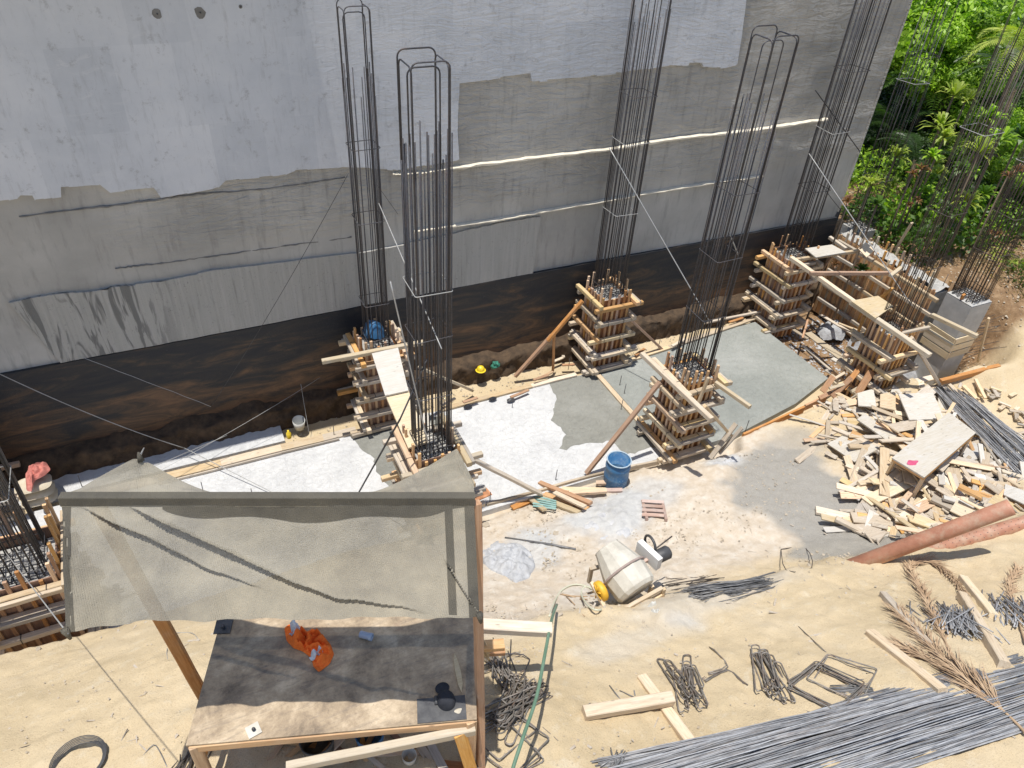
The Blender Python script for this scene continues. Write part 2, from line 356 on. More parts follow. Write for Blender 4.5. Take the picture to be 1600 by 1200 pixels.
# raised lumps of mortar and rubble
def bumpadd(u, v, ru, rv, h, fr=6.):
    global HH
    p = G(u, v); d = np.hypot((XX-p.x)/ru, (YY-p.y)/rv); HH = HH+h*np.exp(-d**2*1.5)*(1+.9*fbm(XX*fr, YY*fr, 3, 0))
bumpadd(955, 810, .75, .6, .12); bumpadd(1130, 735, .5, .3, .1); bumpadd(1050, 955, .5, .25, .1)
gravel = np.clip(pblob(1275, 800, 1.15, 1.5)+pblob(1215, 745, 1.0, .8)+pblob(1330, 850, .9, .6)+pblob(1230, 700, .8, .5)*.7, 0, 1)
cement = np.clip(pblob(955, 812, .8, .75)+pblob(880, 830, .5, .4)*.5+pblob(1020, 775, .7, .5)*.7+pblob(820, 865, .75, .6)*.8+pblob(1130, 722, .5, .25)+pblob(930, 930, .8, .4)*.35+pblob(1100, 935, 1.4, .4)*.4+pblob(1000, 1000, .9, .25)*.3, 0, 1)
work = sstep(4.6, 5.4, YY+.3*fbm(XX, YY, 3))*sstep(1.0, 2.2, XX)*sstep(11.5, 10.0, XX)*sstep(9, 8.5, YY)
soil = np.clip(sstep(16.4, 16.9, XX+.3*fbm(XX*2, YY*2, 3))*sstep(8.3, 8.8, YY)+sstep(19, 21, XX)*sstep(3, 5, YY)+sstep(13.4, 13.7, XX)*sstep(8.6, 8.9, YY), 0, 1)
t = MB(); nx, ny = len(gx), len(gy)
me = bpy.data.meshes.new('terrain')
vv = np.stack([XX, YY, HH], -1).reshape(-1, 3)
idx = np.arange(nx*ny).reshape(ny, nx); q = np.stack([idx[:-1, :-1], idx[:-1, 1:], idx[1:, 1:], idx[1:, :-1]], -1).reshape(-1, 4)
me.vertices.add(len(vv)); me.vertices.foreach_set('co', vv.ravel()); me.loops.add(q.size); me.loops.foreach_set('vertex_index', q.ravel())
me.polygons.add(len(q)); me.polygons.foreach_set('loop_start', np.arange(0, q.size, 4)); me.polygons.foreach_set('loop_total', np.full(len(q), 4)); me.polygons.foreach_set('use_smooth', np.ones(len(q), bool)); me.update(); me.validate()
ca = me.color_attributes.new('zone', 'FLOAT_COLOR', 'POINT')
ca.data.foreach_set('color', np.stack([gravel, cement, soil, work], -1).reshape(-1).astype(np.float32))
m, n, b = mat('ground', .95); k = NB(n); v = k.obj(rnd=False)
z = k.a('Attribute'); z.attribute_name = 'zone'; sp = k.a('SeparateColor'); k.l(z.outputs['Color'], sp.inputs[0])
n1 = k.noise(v, .55, 8, .65); n2 = k.noise(v, 5, 8, .7); n3 = k.noise(v, 60, 3, .6); n4 = k.noise(v, 220, 2, .5)
sand = k.ramp(n1, [(.3, (.51, .405, .25)), (.5, (.59, .475, .305)), (.72, (.64, .53, .365))])
sand = k.mix(k.f(n2, .55, .75), sand, (.63, .55, .41)); sand = k.mix(k.mul(k.f(n3, .56, .74), .55), sand, (.30, .22, .13))
wk = k.ramp(n2, [(.3, (.50, .415, .31)), (.5, (.58, .50, .40)), (.7, (.65, .60, .52))])
c = k.mix(z.outputs['Alpha'], sand, wk)
grv = k.ramp(n4, [(.3, (.15, .15, .14)), (.5, (.28, .275, .255)), (.7, (.44, .42, .385))])
c = k.mix(k.mul(sp.outputs[0], .85), c, grv)
cem = k.ramp(n2, [(.3, (.40, .40, .40)), (.7, (.60, .60, .58))]); c = k.mix(sp.outputs[1], c, cem)
so_ = k.ramp(n2, [(.25, (.13, .075, .035)), (.5, (.25, .155, .08)), (.72, (.42, .29, .17))]); c = k.mix(sp.outputs[2], c, so_)
k.l(c, b.inputs['Base Color'])
hh = k.mul(k.mul(n2, 1.6), k.mul(k.mul(n3, .5), k.mul(n4, .22), 'ADD'), 'ADD'); k.bump(hh, b, .9, .02)
M['ground'] = m; me.materials.append(m)
o = put('ground', me, None, kind='structure')
# distant water far below, only a corner of it shows
m, n, b = mat('sea', .3); b.inputs['Base Color'].default_value = (.01, .045, .13, 1); M['sea'] = m
put('sea', MB().box((900, 800, -30.5), (2600, 2600, 1)), 'sea', kind='structure')

# ============================================================ SLAB
def slabmat(name, c1, c2, c3, sc=1.2):
    m, n, b = mat(name, .9); k = NB(n); v = k.obj(rnd=False)
    n1 = k.noise(v, sc, 7, .65, .5); n2 = k.noise(v, 9, 6, .7, 1.2); n3 = k.noise(v, 90, 2, .6)
    c = k.ramp(n1, [(.3, c1), (.52, c2), (.75, c3)]); c = k.mix(k.mul(k.f(n2, .58, .72), .35), c, tuple(x*.6 for x in c1))
    k.l(c, b.inputs['Base Color']); k.bump(k.mul(n2, k.mul(n3, .2), 'ADD'), b, 1., .05); M[name] = m
slabmat('slab_white', (.57, .575, .58), (.66, .665, .665), (.73, .73, .725))
slabmat('slab_damp', (.23, .23, .205), (.29, .29, .26), (.35, .35, .32), .9)
slabmat('slab_new', (.26, .275, .255), (.33, .345, .32), (.41, .42, .395), .6)
JX = 8.27
A = [(-6, 8.2), (-2, 8.3), (1.5, 8.55), (3.9, 8.66), (JX-.06, 8.62), (JX-.06, 11.72), (-6, 11.72)]
put('slab', slabpoly(A, -.5, 0), 'slab_white', kind='structure')
put('slab', slabpoly([(-6, 11.98), (1.05, 11.98), (1.05, 12.55), (-6, 12.55)], -.5, -.01), 'slab_white', kind='structure')
put('slab', slabpoly([(JX+.06, 8.62), (10, 8.62), (12, 8.98), (13.45, 9.45), (13.4, 12.1), (JX+.06, 11.9)], -.5, 0), 'slab_new', kind='structure')
# damp patches of the slab, thin skin of fresh cement over the dry one
def flat(outpx, z, m, name, seed, amp=.05):
    pts = [P(*q, z) for q in outpx]; pts.append(pts[0]); pts = jag([(p.x, p.y) for p in pts], .10, amp, seed, False)[:-1]
    vs = [(p[0], p[1], z) for p in pts]; vs = [(min(x, JX-.065), min(max(y, 8.66 if x > 1.5 else 8.6), 11.71), z_) for x, y, z_ in vs]; tr = tri_fill(vs)
    return put(name, MB().add(vs, [tuple(t_) for t_ in tr]), m, kind='structure')
flat([(857, 598), (868, 618), (866, 640), (859, 655), (872, 664), (885, 680), (880, 690), (873, 699), (885, 701), (905, 694), (930, 690), (958, 690), (968, 700), (978, 712), (1020, 700), (1090, 690), (1090, 640), (1010, 560), (935, 580)], .004, 'slab_damp', 'cement_patch', 5)
flat([(530, 668), (556, 690), (562, 700), (584, 716), (588, 735), (600, 752), (612, 765), (680, 760), (690, 700), (700, 655), (640, 640)], .004, 'slab_damp', 'cement_patch', 6)

# ============================================================ WALL
wall = thing('retaining_wall', (5, WY, 0), 'tall grey concrete wall with blue-grey painted top and black tarred foot', 'wall')
XR = W(1305, 345).x
m, n, b = mat('wall_plaster', .9); k = NB(n); v = k.obj(rnd=False)
n1 = k.noise(v, .5, 7, .62); vs_ = k.obj((6, 6, .9), False); n2 = k.noise(vs_, 1.2, 6, .7); n3 = k.noise(v, 14, 5, .7)
rp = k.noise(k.obj((1.1, 1, 4.2), False), 1.7, 5, .55, 1.8)
c = k.ramp(n1, [(.3, (.335, .325, .30)), (.5, (.43, .415, .385)), (.7, (.53, .515, .48))])
c = k.mix(k.mul(k.f(n2, .52, .68), .5), c, (.235, .225, .21)); c = k.mix(k.mul(k.f(n3, .6, .75), .3), c, (.45, .44, .42))
k.l(c, b.inputs['Base Color'])
g = k.a('SeparateXYZ'); k.l(v, g.inputs[0]); rx = k.f(g.outputs[0], -1.5, 1.2); rz_ = k.f(g.outputs[2], 3.9, 4.3)
ripple = k.mul(k.mul(rx, rz_), rp); k.bump(k.mul(ripple, k.mul(n3, .06), 'ADD'), b, .8, .09); M['wall_plaster'] = m
nx_ = 120; nz_ = 60
def wf(a, b_):
    x = -9+(XR+9)*a; z_ = -.6+9.9*b_; y = WY-float((.03*fbm(np.array([x*.5]), np.array([z_*.9]), 3)+.02*fbm(np.array([x*1.7]), np.array([z_*5.]), 2)*(1 if x > 5 and z_ > 4 else .2))[0])
    return (x, y, z_)
wb = MB().grid(wf, nx_, nz_); wb.box(((XR-9)/2, WY+.22, 4.35), (XR+9, .34, 9.9))
# close the edge between the front skin and the body
wb.box((XR-.015, WY+.03, 4.35), (.03, .12, 9.9)); wb.box(((XR-9)/2, WY+.03, 9.28), (XR+9, .12, .04))
put('wall_body', wb, 'wall_plaster', Matrix(), wall)
def coat(name, pts, m, y, thick=.004):
    vs = [(x, y, z_) for x, z_ in pts]; tr = tri_fill(vs); n_ = len(vs)
    bb = MB().add(vs, [tuple(t_) for t_ in tr]); bb.add(vs+[(x, WY+.02, z_) for x, z_ in pts], [(i, (i+1) % n_, (i+1) % n_+n_, i+n_) for i in range(n_)])
    return put(name, bb, m, Matrix(), wall)
def wpx(l): return [(W(*q).x, W(*q).z) for q in l]
# blue-grey paint
m, n, b = mat('wall_paint', .75); k = NB(n); v = k.obj(rnd=False)
n1 = k.noise(v, .7, 8, .65); n2 = k.noise(k.obj((7, 7, 1.1), False), 1.5, 7, .75); n3 = k.noise(v, 5.5, 8, .78); n5 = k.noise(k.obj((1, 1, 3), False), 2.4, 7, .75, 1.)
bt = k.a('TexBrick'); bt.offset = .37; bt.inputs['Scale'].default_value = .5; bt.inputs['Mortar Size'].default_value = 0; bt.inputs['Brick Width'].default_value = .42; bt.inputs['Row Height'].default_value = .62
mp = k.a('Mapping'); mp.inputs['Rotation'].default_value = (R_(90), 0, 0)
nd = k.noise(v, 3, 3); jj = k.a('VectorMath', operation='SCALE'); jj.inputs['Scale'].default_value = .0
k.l(v, mp.inputs[0]); k.l(mp.outputs[0], bt.inputs['Vector']); bt.inputs['Color1'].default_value = (.49, .51, .54, 1); bt.inputs['Color2'].default_value = (.68, .69, .71, 1)
c = k.mix(.5, k.ramp(n1, [(.3, (.46, .495, .55)), (.48, (.60, .63, .685)), (.66, (.72, .74, .78))]), bt.outputs[0])
c = k.mix(k.mul(k.f(n2, .53, .70), .45), c, (.36, .37, .385)); c = k.mix(k.mul(k.f(n3, .57, .68), .55), c, (.28, .28, .285)); c = k.mix(k.mul(k.f(n5, .56, .70), .6), c, (.66, .67, .69)); n9 = k.noise(v, .9, 6, .8, 2.); c = k.mix(k.mul(k.f(n9, .62, .72), .35), c, (.46, .44, .36))
g = k.a('SeparateXYZ'); k.l(v, g.inputs[0])
k.l(c, b.inputs['Base Color']); rx = k.f(g.outputs[0], 2, 5.5); rp = k.noise(k.obj((1.1, 1, 4.2), False), 1.7, 6, .62, 1.8)
k.bump(k.mul(k.mul(rx, rp), k.mul(n3, .1), 'ADD'), b, .7, .07); M['wall_paint'] = m
low = [(-120, 335), (-40, 322), (0, 311), (28, 308), (32, 303), (50, 303), (55, 311), (95, 306), (95, 291), (155, 287), (172, 299), (240, 291), (252, 308), (340, 290), (352, 280), (445, 270), (460, 265), (535, 259)]
r1 = jag(wpx(low), .10, .016, 2); r2 = jag(wpx([(535, 259), (620, 264), (712, 249)]), .1, .012, 3)
r3 = jag(wpx([(716, 247), (713, 200), (716, 129)]), .2, .012, 4); r3b = jag(wpx([(717, 129), (770, 122), (827, 113)]), .12, .02, 5); r4 = jag(wpx([(829, 126), (900, 120), (969, 112), (1046, 100), (1073, 101)]), .14, .02, 6)
r5 = jag(wpx([(1075, 96), (1095, 97), (1097, 104), (1130, 105), (1147, 101)]), .1, .015, 7); r6 = jag(wpx([(1150, 97), (1157, 50), (1163, 0), (1175, -60)]), .3, .012, 8)
top = [(r6[-1][0]+.02, 9.2), (-8.9, 9.2)]
coat('paint_coat', r1+r2[1:]+r3+r3b+r4+r5+r6+top, 'wall_paint', WY-.062)
# board-marked strip above the tar
m, n, b = mat('wall_boardmarked', .9); k = NB(n); v = k.obj(rnd=False); st = k.obj((9, 9, .35), False)
n1 = k.noise(st, 1.6, 6, .75); n2 = k.noise(k.obj((3.5, 3.5, .55), False), 1., 3, .6, 1.6); n3 = k.noise(v, 22, 5, .8); g = k.a('SeparateXYZ'); k.l(v, g.inputs[0])
c = k.ramp(n1, [(.28, (.27, .26, .24)), (.42, (.40, .39, .36)), (.7, (.48, .465, .435))])
c = k.mix(k.mul(k.f(n3, .60, .68), .7), c, (.10, .098, .09))
wet = k.mul(k.f(g.outputs[0], -.2, -1.0), k.f(n2, .50, .56)); wet = k.mul(wet, k.f(g.outputs[0], -3.1, -2.7)); c = k.mix(k.mul(wet, .75), c, (.12, .12, .115))
k.l(c, b.inputs['Base Color']); k.bump(k.mul(n1, k.mul(n3, .6), 'ADD'), b, .8, .03); M['wall_boardmarked'] = m
tz = lambda u, v_: (W(u, v_).x, W(u, v_).z)
blk = jag(wpx([(-120, 605), (0, 583), (300, 527), (560, 477), (850, 422), (1100, 376), (1305, 338)]), .3, .006, 12, False)
upper = jag(wpx([(14, 471), (60, 461), (168, 450), (172, 447), (250, 438), (332, 420), (420, 410), (556, 394), (640, 378), (696, 366), (776, 347), (843, 337)]), .12, .014, 11)
x0, x1 = upper[0][0], upper[-1][0]
bot = [p for p in blk if x0+.15 < p[0] < x1+.1][::-1]; coat('board_marked_strip', upper+[(q[0], q[1]+.012) for q in bot], 'wall_boardmarked', WY-.060)
# tar
m, n, b = mat('wall_tar', .62); k = NB(n); v = k.obj(rnd=False)
n1 = k.noise(k.obj((.55, 1, 2.6), False), 1.1, 8, .68, 1.2); n2 = k.noise(v, 3, 8, .75); g = k.a('SeparateXYZ'); k.l(v, g.inputs[0])
zf = k.a('MapRange'); k.l(g.outputs[2], zf.inputs[0]); zf.inputs[1].default_value = 2.2; zf.inputs[2].default_value = .4; zf.inputs[3].default_value = -.12; zf.inputs[4].default_value = .12
f1 = k.mul(n1, zf.outputs[0], 'ADD')
c = k.ramp(f1, [(.34, (.014, .017, .024)), (.46, (.030, .028, .028)), (.56, (.085, .055, .035)), (.70, (.19, .105, .055))])
c = k.mix(k.mul(k.f(n2, .55, .7), .5), c, (.022, .022, .024)); n6 = k.noise(v, 26, 4, .8); c = k.mix(k.mul(k.f(n6, .66, .72), .35), c, (.3, .29, .27))
k.l(c, b.inputs['Base Color']); k.bump(k.mul(n2, k.mul(n6, .3), 'ADD'), b, .6, .03); M['wall_tar'] = m
coat('tar_coat', [p for p in blk if p[0] < XR-.01]+[(XR-.004, 2.52)]+[(XR-.004, -.5), (-8.9, -.5)]+[(-8.9, 2.6)], 'wall_tar', WY-.072)
# raised joints
def joint(px, m, h, d, seed):
    pts = wpx(px); nn = 60; r = random.Random(seed); bb = MB(); vs = []
    for i in range(nn+1):
        q_ = i/nn*(len(pts)-1); a = min(int(q_), len(pts)-2); f_ = q_-a; x = pts[a][0]*(1-f_)+pts[a+1][0]*f_; z_ = pts[a][1]*(1-f_)+pts[a+1][1]*f_
        hh_ = h*r.uniform(.5, 1.2); dd = d*r.uniform(.7, 1.2); z_ += r.uniform(-.008, .008)
        vs += [(x, WY, z_+hh_/2), (x, WY-.06-dd, z_+hh_/2-.01), (x, WY-.06-dd, z_-hh_/2), (x, WY, z_-hh_/2)]
    fs = [(i*4+j, i*4+j+1, i*4+j+5, i*4+j+4) for i in range(nn) for j in range(3)]
    put('joint_ledge', bb.add(vs, fs), m, Matrix(), wall)
joint([(700, 261), (820, 246), (952, 231), (1060, 214), (1180, 201), (1290, 185)], 'cream_joint', .05, .055, 1)
joint([(612, 270), (655, 268), (698, 262)], 'cream_joint', .02, .03, 5)
joint([(645, 359), (780, 341), (850, 328), (1000, 302), (1100, 286), (1190, 273)], 'cream_joint', .035, .04, 2)
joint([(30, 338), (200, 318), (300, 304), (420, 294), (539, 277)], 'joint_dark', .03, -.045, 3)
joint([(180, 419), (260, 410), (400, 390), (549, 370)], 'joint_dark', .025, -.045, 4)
# corrugated roof sheet on the wall head, above the picture: it shades the left part of the wall
rs = thing('roof_sheet', (-3, WY, 9.35), 'corrugated roof edge above the left part of the wall', 'roof')
def rf(a, b_): x = -9+11.4*a; return (x, 11.97+1.4*b_, 9.36+.05*b_+.035*math.sin(x*2*math.pi/.3))
put('sheet', MB().grid(rf, 480, 3), 'dark_metal', Matrix(), rs)
def ff(a, b_):
    x = -9+(XR+8.97)*a; nn_ = float(fbm(np.array([x*1.6]), np.array([b_*2.+3]), 4, 2)[0]); n2_ = float(fbm(np.array([x*7]), np.array([b_*5.]), 3, 1)[0])
    hh_ = .36+.22*nn_; t_ = b_
    if t_ < .6: return (x, 12.47-.06*nn_+.10*n2_+.05*t_/.6, -.2+(hh_+.2)*t_/.6)
    return (x, 12.5+.42*(t_-.6)/.4, hh_+.10*(t_-.6)/.4+.05*n2_)
put('rough_footing', MB().grid(ff, 420, 14), 'foot_soil', Matrix(), wall)
# tie holes
for (u, v_, r_) in ((245, 20, .07), (312, 18, .085), (375, 9, .03)):
    p = W(u, v_); bb = MB(); rr = random.Random(u); pts = [(p.x+r_*rr.uniform(.7, 1.1)*math.cos(a), p.z+r_*rr.uniform(.8, 1.15)*math.sin(a)) for a in [i*math.pi/5 for i in range(10)]]
    bb.add([(x, WY-.066, z_) for x, z_ in pts], [tuple(range(10))]); put('plastered_hole', bb, 'joint_dark', Matrix(), wall)
    put('tie_rod_end', MB().tube([(p.x, WY-.05, p.z), (p.x, WY-.08, p.z)], .012), 'dark_metal', Matrix(), wall)
# ============================================================ COLUMNS, CAGES, FORMWORK
BR = .0110
def hooked(w_, yoff, z0, zt, axis_):
    r = .09; pts = []
    for s_ in (0, 1, 2, 3, 4): a = math.pi-s_*math.pi/8; pts.append((-w_/2+r+r*math.cos(a), zt-r+r*math.sin(a)))
    for s_ in (0, 1, 2, 3, 4): a = math.pi/2-s_*math.pi/8; pts.append((w_/2-r+r*math.cos(a), zt-r+r*math.sin(a)))
    pts = [(-w_/2, z0)]+pts+[(w_/2, z0)]
    return [(p, yoff, z_) if axis_ == 'x' else (yoff, p, z_) for p, z_ in pts]
def rect(w_, d_, z_, r=.03, hook=True):
    pts = []
    for cx, cy, a0 in ((w_/2-r, d_/2-r, 0), (-w_/2+r, d_/2-r, 90), (-w_/2+r, -d_/2+r, 180), (w_/2-r, -d_/2+r, 270)):
        for k_ in (0, 1, 2): a = R_(a0+45*k_); pts.append((cx+r*math.cos(a), cy+r*math.sin(a), z_))
    return pts
_cm = {}
def cmesh(key, fn):
    if key not in _cm: _cm[key] = fn().mesh(key[0])
    return _cm[key]
def column(cx, cy, z0, ztop, rz, desc, zt=8.1, zl=7.0, cw=.5, core=.62, barm='rebar', n=7, ties=(3.3, 4.5, 5.7), tilt=(0, 0), exposed=None, br=BR, clabel=None):
    th = thing('concrete_column', (cx, cy, z0), desc, 'column', 'concrete columns with rebar cages', rz); base = th.matrix_basis.copy()
    h = ztop-z0
    c = MB(); r = random.Random(int(cx*100+cy*10))
    gn = 14
    def topf(a, b_): return (-core/2+core*a, -core/2+core*b_, h+(.0 if a in (0, 1) or b_ in (0, 1) else r.uniform(-.02, .05)))
    c.grid(topf, gn, gn, False); c.box((0, 0, h/2-.01), (core, core, h-.02))
    put('concrete', c, exposed or 'concrete', base, th)
    def place(name, key, fn, x=0, y=0, m=barm):
        me_ = cmesh(key, fn)
        if not me_.materials: me_.materials.append(M[m])
        put(name, me_, None, base@Matrix.Translation((x, y, 0)), th)
    e = cw/2; H1 = zt-z0; HL = zl-z0; hb = h-.1
    for s_ in (-1, 1):
        place('hooked_bar', ('hook', 'x', round(H1, 1), s_, cw, barm), lambda: MB().tube(hooked(cw*.94, 0, hb, H1+(.03 if s_ > 0 else 0), 'x'), br), 0, s_*e*.96)
        place('hooked_bar', ('hook', 'y', round(H1, 1), s_, cw, barm), lambda: MB().tube(hooked(cw*.9, 0, hb, H1-.06+(.02 if s_ > 0 else 0), 'y'), br), s_*e*.9, 0)
    place('hooked_bar', ('hook', 'm', round(H1, 1), cw, barm), lambda: MB().tube(hooked(cw*.8, 0, hb, H1-.12, 'x'), br), 0, 0)
    for i in range(n+1):
        for (x, y) in ((-e+2*e*i/n, -e), (-e+2*e*i/n, e), (-e, -e+2*e*i/n), (e, -e+2*e*i/n)):
            if (abs(x) == e and abs(y) == e and i == 0) or r.random() < .12: continue
            hl = round(HL+r.choice((-.12, -.3, 0, .15)), 2)
            place('bar', ('bar', hl, round(hb, 1), barm), lambda: MB().tube([(0, 0, hb), (0, 0, hl)], br, 5), x+r.uniform(-.012, .012), y+r.uniform(-.012, .012))
    for zz in [h+.1, h+.22]+[q_-z0 for q_ in ties]:
        tw = cw+.05
        tm = 'wire' if (zz > h+1 and r.random() < .3) else barm
        put('stirrup', MB().tube(rect(tw, tw, 0), .007, 5, True), tm, base@Matrix.Translation((0, 0, zz))@Matrix.Rotation(r.uniform(-.05, .05), 4, 'X')@Matrix.Rotation(r.uniform(-.04, .04), 4, 'Y'), th)
    for i in range(1, 6):
        f_ = -e+2*e*i/6
        put('mat_bar', MB().tube([(f_, -e, h+.06), (f_, e, h+.07)], .008, 5), barm, base, th); put('mat_bar', MB().tube([(-e, f_, h+.08), (e, f_, h+.08)], .008, 5), barm, base, th)
    return th
_t = MB().tube([(0, -.053, -.049), (0, .053, -.049), (0, .053, .049), (0, -.053, .049)], .0055, 4, True).mesh('tie_wire'); _t.materials.append(M['black_strap'])
def formwork(cx, cy, z0, ztop, desc, rz=0., side=.74, levels=(.1, .5, .92, 1.36, 1.75), over=.2, seed=1, hi=.25, sides='lrfb', ext={}, ws=.095, ties=True):
    th = thing('column_formwork', (cx, cy, z0), desc, 'formwork', 'timber forms round the columns', rz); base = th.matrix_basis.copy(); r = random.Random(seed)
    h = ztop-z0; s2 = side/2
    dirs = {'f': 0, 'r': 90, 'b': 180, 'l': 270}
    def pc(name, me_, T): put(name, me_, None, base@T, th)
    for sd in sides:
        RT = Matrix.Rotation(R_(dirs[sd]), 4, 'Z')
        hp = round(h-.12+r.choice((0, .04, .08)), 2)
        # sheet behind the battens, then battens with gaps
        pc('form_panel', boxmesh(hp, side-.05, .018, 'wood_panel'), RT@Matrix.Translation((0, -s2+.03, hp/2+.02))@Matrix.Rotation(R_(-90), 4, 'Y')@Matrix.Rotation(R_(90), 4, 'X'))
        nb = 6
        for i in range(nb):
            hh_ = round(h+r.choice((-.05, .02, .08, .14, .2))*hi/.2, 2); x = -s2+.045+(side-.09)*i/(nb-1)+r.uniform(-.012, .012)
            pc('form_batten', boxmesh(hh_, .05, .04, r.choice(('wood_new', 'wood_orange', 'wood_new')), .002), RT@Matrix.Translation((x, -s2+r.uniform(-.006, .006), hh_/2+.02))@Matrix.Rotation(r.gauss(0, .012), 4, 'Y')@Matrix.Rotation(R_(-90), 4, 'Y')@Matrix.Rotation(R_(90), 4, 'X'))
    for li, lz in enumerate(levels):
        for sd in sides:
            if r.random() < .04 and li > 0: continue
            RT = Matrix.Rotation(R_(dirs[sd])+r.uniform(-.02, .02), 4, 'Z'); alt = 0 if sd in 'fb' else ws*.98
            L = round(side+2*over+(.12 if li < 2 else 0)+r.choice((-.08, 0, .08, .16))+ext.get((sd, li), 0), 2)
            y = -(s2+.025+ws/2)
            ml = r.choice(('wood_pale', 'wood_pale', 'wood_grey', 'wood_yellow', 'wood_new'))
            T = RT@Matrix.Translation((r.uniform(-.06, .06), y, lz+alt))
            wl = put('wale', boxmesh(L, ws, ws*.95, ml, .004), None, base@T, th)
            if r.random() < (.8 if li < 2 else .4): pc('wale', boxmesh(round(L-.1, 2), .06, ws*.8, 'wood_grey', .004), T@Matrix.Translation((r.uniform(-.05, .05), -ws*.85, -.005)))
            if ties:
                for q_ in (-.28, .28):
                    if r.random() < .75: put('tie_wire', _t, None, base@T@Matrix.Translation((q_*side+r.uniform(-.03, .03), 0, 0)), wl)
    return th
AX, BX, DX, EX = 3.12, 3.10, 8.56, 14.0
formwork(DX, 8.93, 0, 1.95, 'weathered timber form with five rings of wales behind the blue barrel', seed=3)
column(DX, 8.93, .02, 1.88, 0, 'dark rebar column rising from the timber form behind the blue barrel', br=.0105)
formwork(8.55, 12.12, 0, 1.98, 'timber column form against the black wall with a sloping brace on its left', seed=5, over=.17)
column(8.55, 12.12, .02, 1.9, 0, 'tall rebar column by the black wall between the two braces', zt=9.3, zl=7.8, ties=(3.9, 5.4, 6.3), n=5, br=.009)
formwork(AX, 12.02, 0, 1.95, 'timber column form carrying the plywood walkway at the wall', seed=8, over=.25)
column(AX, 12.02, .02, 1.9, 0, 'slender rebar column at the wall with a blue sack at its foot', zt=8.05, zl=7.05, ties=(2.9, 4.6, 5.9), cw=.42, n=5, br=.009)
formwork(BX, 8.85, 0, 1.9, 'timber form half hidden by the raised corner of the shade cloth', seed=11, over=.35)
column(BX, 8.85, .02, 1.8, 0, 'nearest rebar column with big rounded hooks, standing above the shade cloth', cw=.52, ties=(3.1, 4.2, 5.0), zt=8.1, zl=7.1)
formwork(EX, 12.1, -.4, 1.98, 'timber column form at the right end of the slab near the wall corner', seed=13, over=.2, levels=(.42, .84, 1.25, 1.7, 2.1), side=.8)
column(EX, 12.1, -.38, 1.9, 0, 'rebar column in front of the right end of the painted wall', zt=9.6, zl=8.3, ties=(3.7, 5.1, 6.4), n=5, br=.009)
formwork(14.0, 8.75, -.4, 1.75, 'timber column form standing in the rubble pit by the concrete pier', seed=17, levels=(.42, .84, 1.25, 1.7), hi=.3)
column(14.0, 8.75, -.38, 1.68, 0, 'thin rusty rebar column rising from the pit in front of the jungle', zt=8.6, zl=7.6, ties=(3.4, 4.6, 6.2), barm='rebar_rust', br=.0068)
formwork(-3.0, 8.7, -.1, 2.0, 'large timber form with wide panels at the left edge beside the shade cloth', seed=19, side=1.0, levels=(.2, .62, 1.05, 1.5, 1.9), over=.15, hi=.45)
column(-3.0, 8.7, -.08, 1.75, 0, 'rebar column in the big timber form at the left edge', zt=8.1, zl=7.1, cw=.62, core=.86)
formwork(-4.5, 12.1, 0, 2.1, 'timber form against the wall at the left edge, only its wale ends in view', seed=23, over=.42)
# wall-like pier line at the right end (formed strip running away from the camera) and the bare pier
x0_, y0_, y1_ = 16.15, 9.35, 12.5
fw = thing('wall_formwork', (x0_, (y0_+y1_)/2, -.4), 'long batten-faced timber form running from the bare concrete pier to the wall corner', 'formwork'); r = random.Random(31)
cc = MB(); N_ = 60
def tf(a, b_): return (x0_-.22+.44*b_, y0_+(y1_-y0_)*a, 2.0+.1*float(fbm(np.array([a*20]), np.array([b_*3]), 3)[0]))
cc.grid(tf, N_, 6, False); cc.box((x0_, (y0_+y1_)/2, .75), (.44, y1_-y0_, 2.3))
put('concrete_strip', cc, 'concrete', Matrix(), fw)
for fx in (-1, 1):
    X_ = x0_+fx*.25; y = y0_+.05
    while y < y1_:
        hh_ = round(2.4+r.choice((-.02, .05, .12, .2)), 2)
        put('form_batten', boxmesh(hh_, .05, .05, r.choice(('wood_new', 'wood_yellow', 'wood_new', 'wood_orange'))), None, frame((X_-.01*fx, y, -.38), (X_-.01*fx, y, -.38+hh_)), fw)
        y += r.uniform(.13, .2)
    pn = MB().box((X_-fx*.03, (y0_+y1_)/2, .78), (.016, y1_-y0_, 2.34)); put('form_panel', pn, 'wood_new' if fx < 0 else 'wood_panel', Matrix(), fw)
for z_ in (.1, .55, 1.0, 1.45, 1.85):
    timber('wale', (x0_-.34, y0_-.2, z_), (x0_-.34, y0_+1.75, z_+.02), .09, .09, r.choice(('wood_pale', 'wood_grey')), fw)
    timber('wale', (x0_-.34, y0_+1.8, z_+.03), (x0_-.34, y1_-.15, z_+.0), .09, .09, r.choice(('wood_pale', 'wood_grey')), fw)
for i in range(14):
    yy = y0_+.1+i*.22; put('rebar_stub', MB().tube([(x0_+.1*(-1)**i, yy, 1.95), (x0_+.1*(-1)**i+.01, yy, 2.25+.1*r.random())], .008, 5), 'rebar', Matrix(), fw)
column(16.25, 8.75, -.6, 2.1, 0, 'bare grey concrete pier with rebar at the right end of the pit', zt=8.6, zl=7.6, core=.68, cw=.52, barm='rebar_rust', exposed='concrete_grey', br=.0072, ties=(3.3, 4.2, 5.3), n=7)
column(16.75, 12.6, -.2, 2.0, 0, 'dim rebar column beyond the wall corner against the jungle', zt=8.3, zl=7.3, core=.6, barm='rebar', br=.006, n=4, ties=(3.4, 5.8, 6.4), exposed='concrete')
pf = thing('pier_formboards', (16.25, 8.75, .6), 'yellow form boards still strapped round the middle of the bare concrete pier', 'formwork')
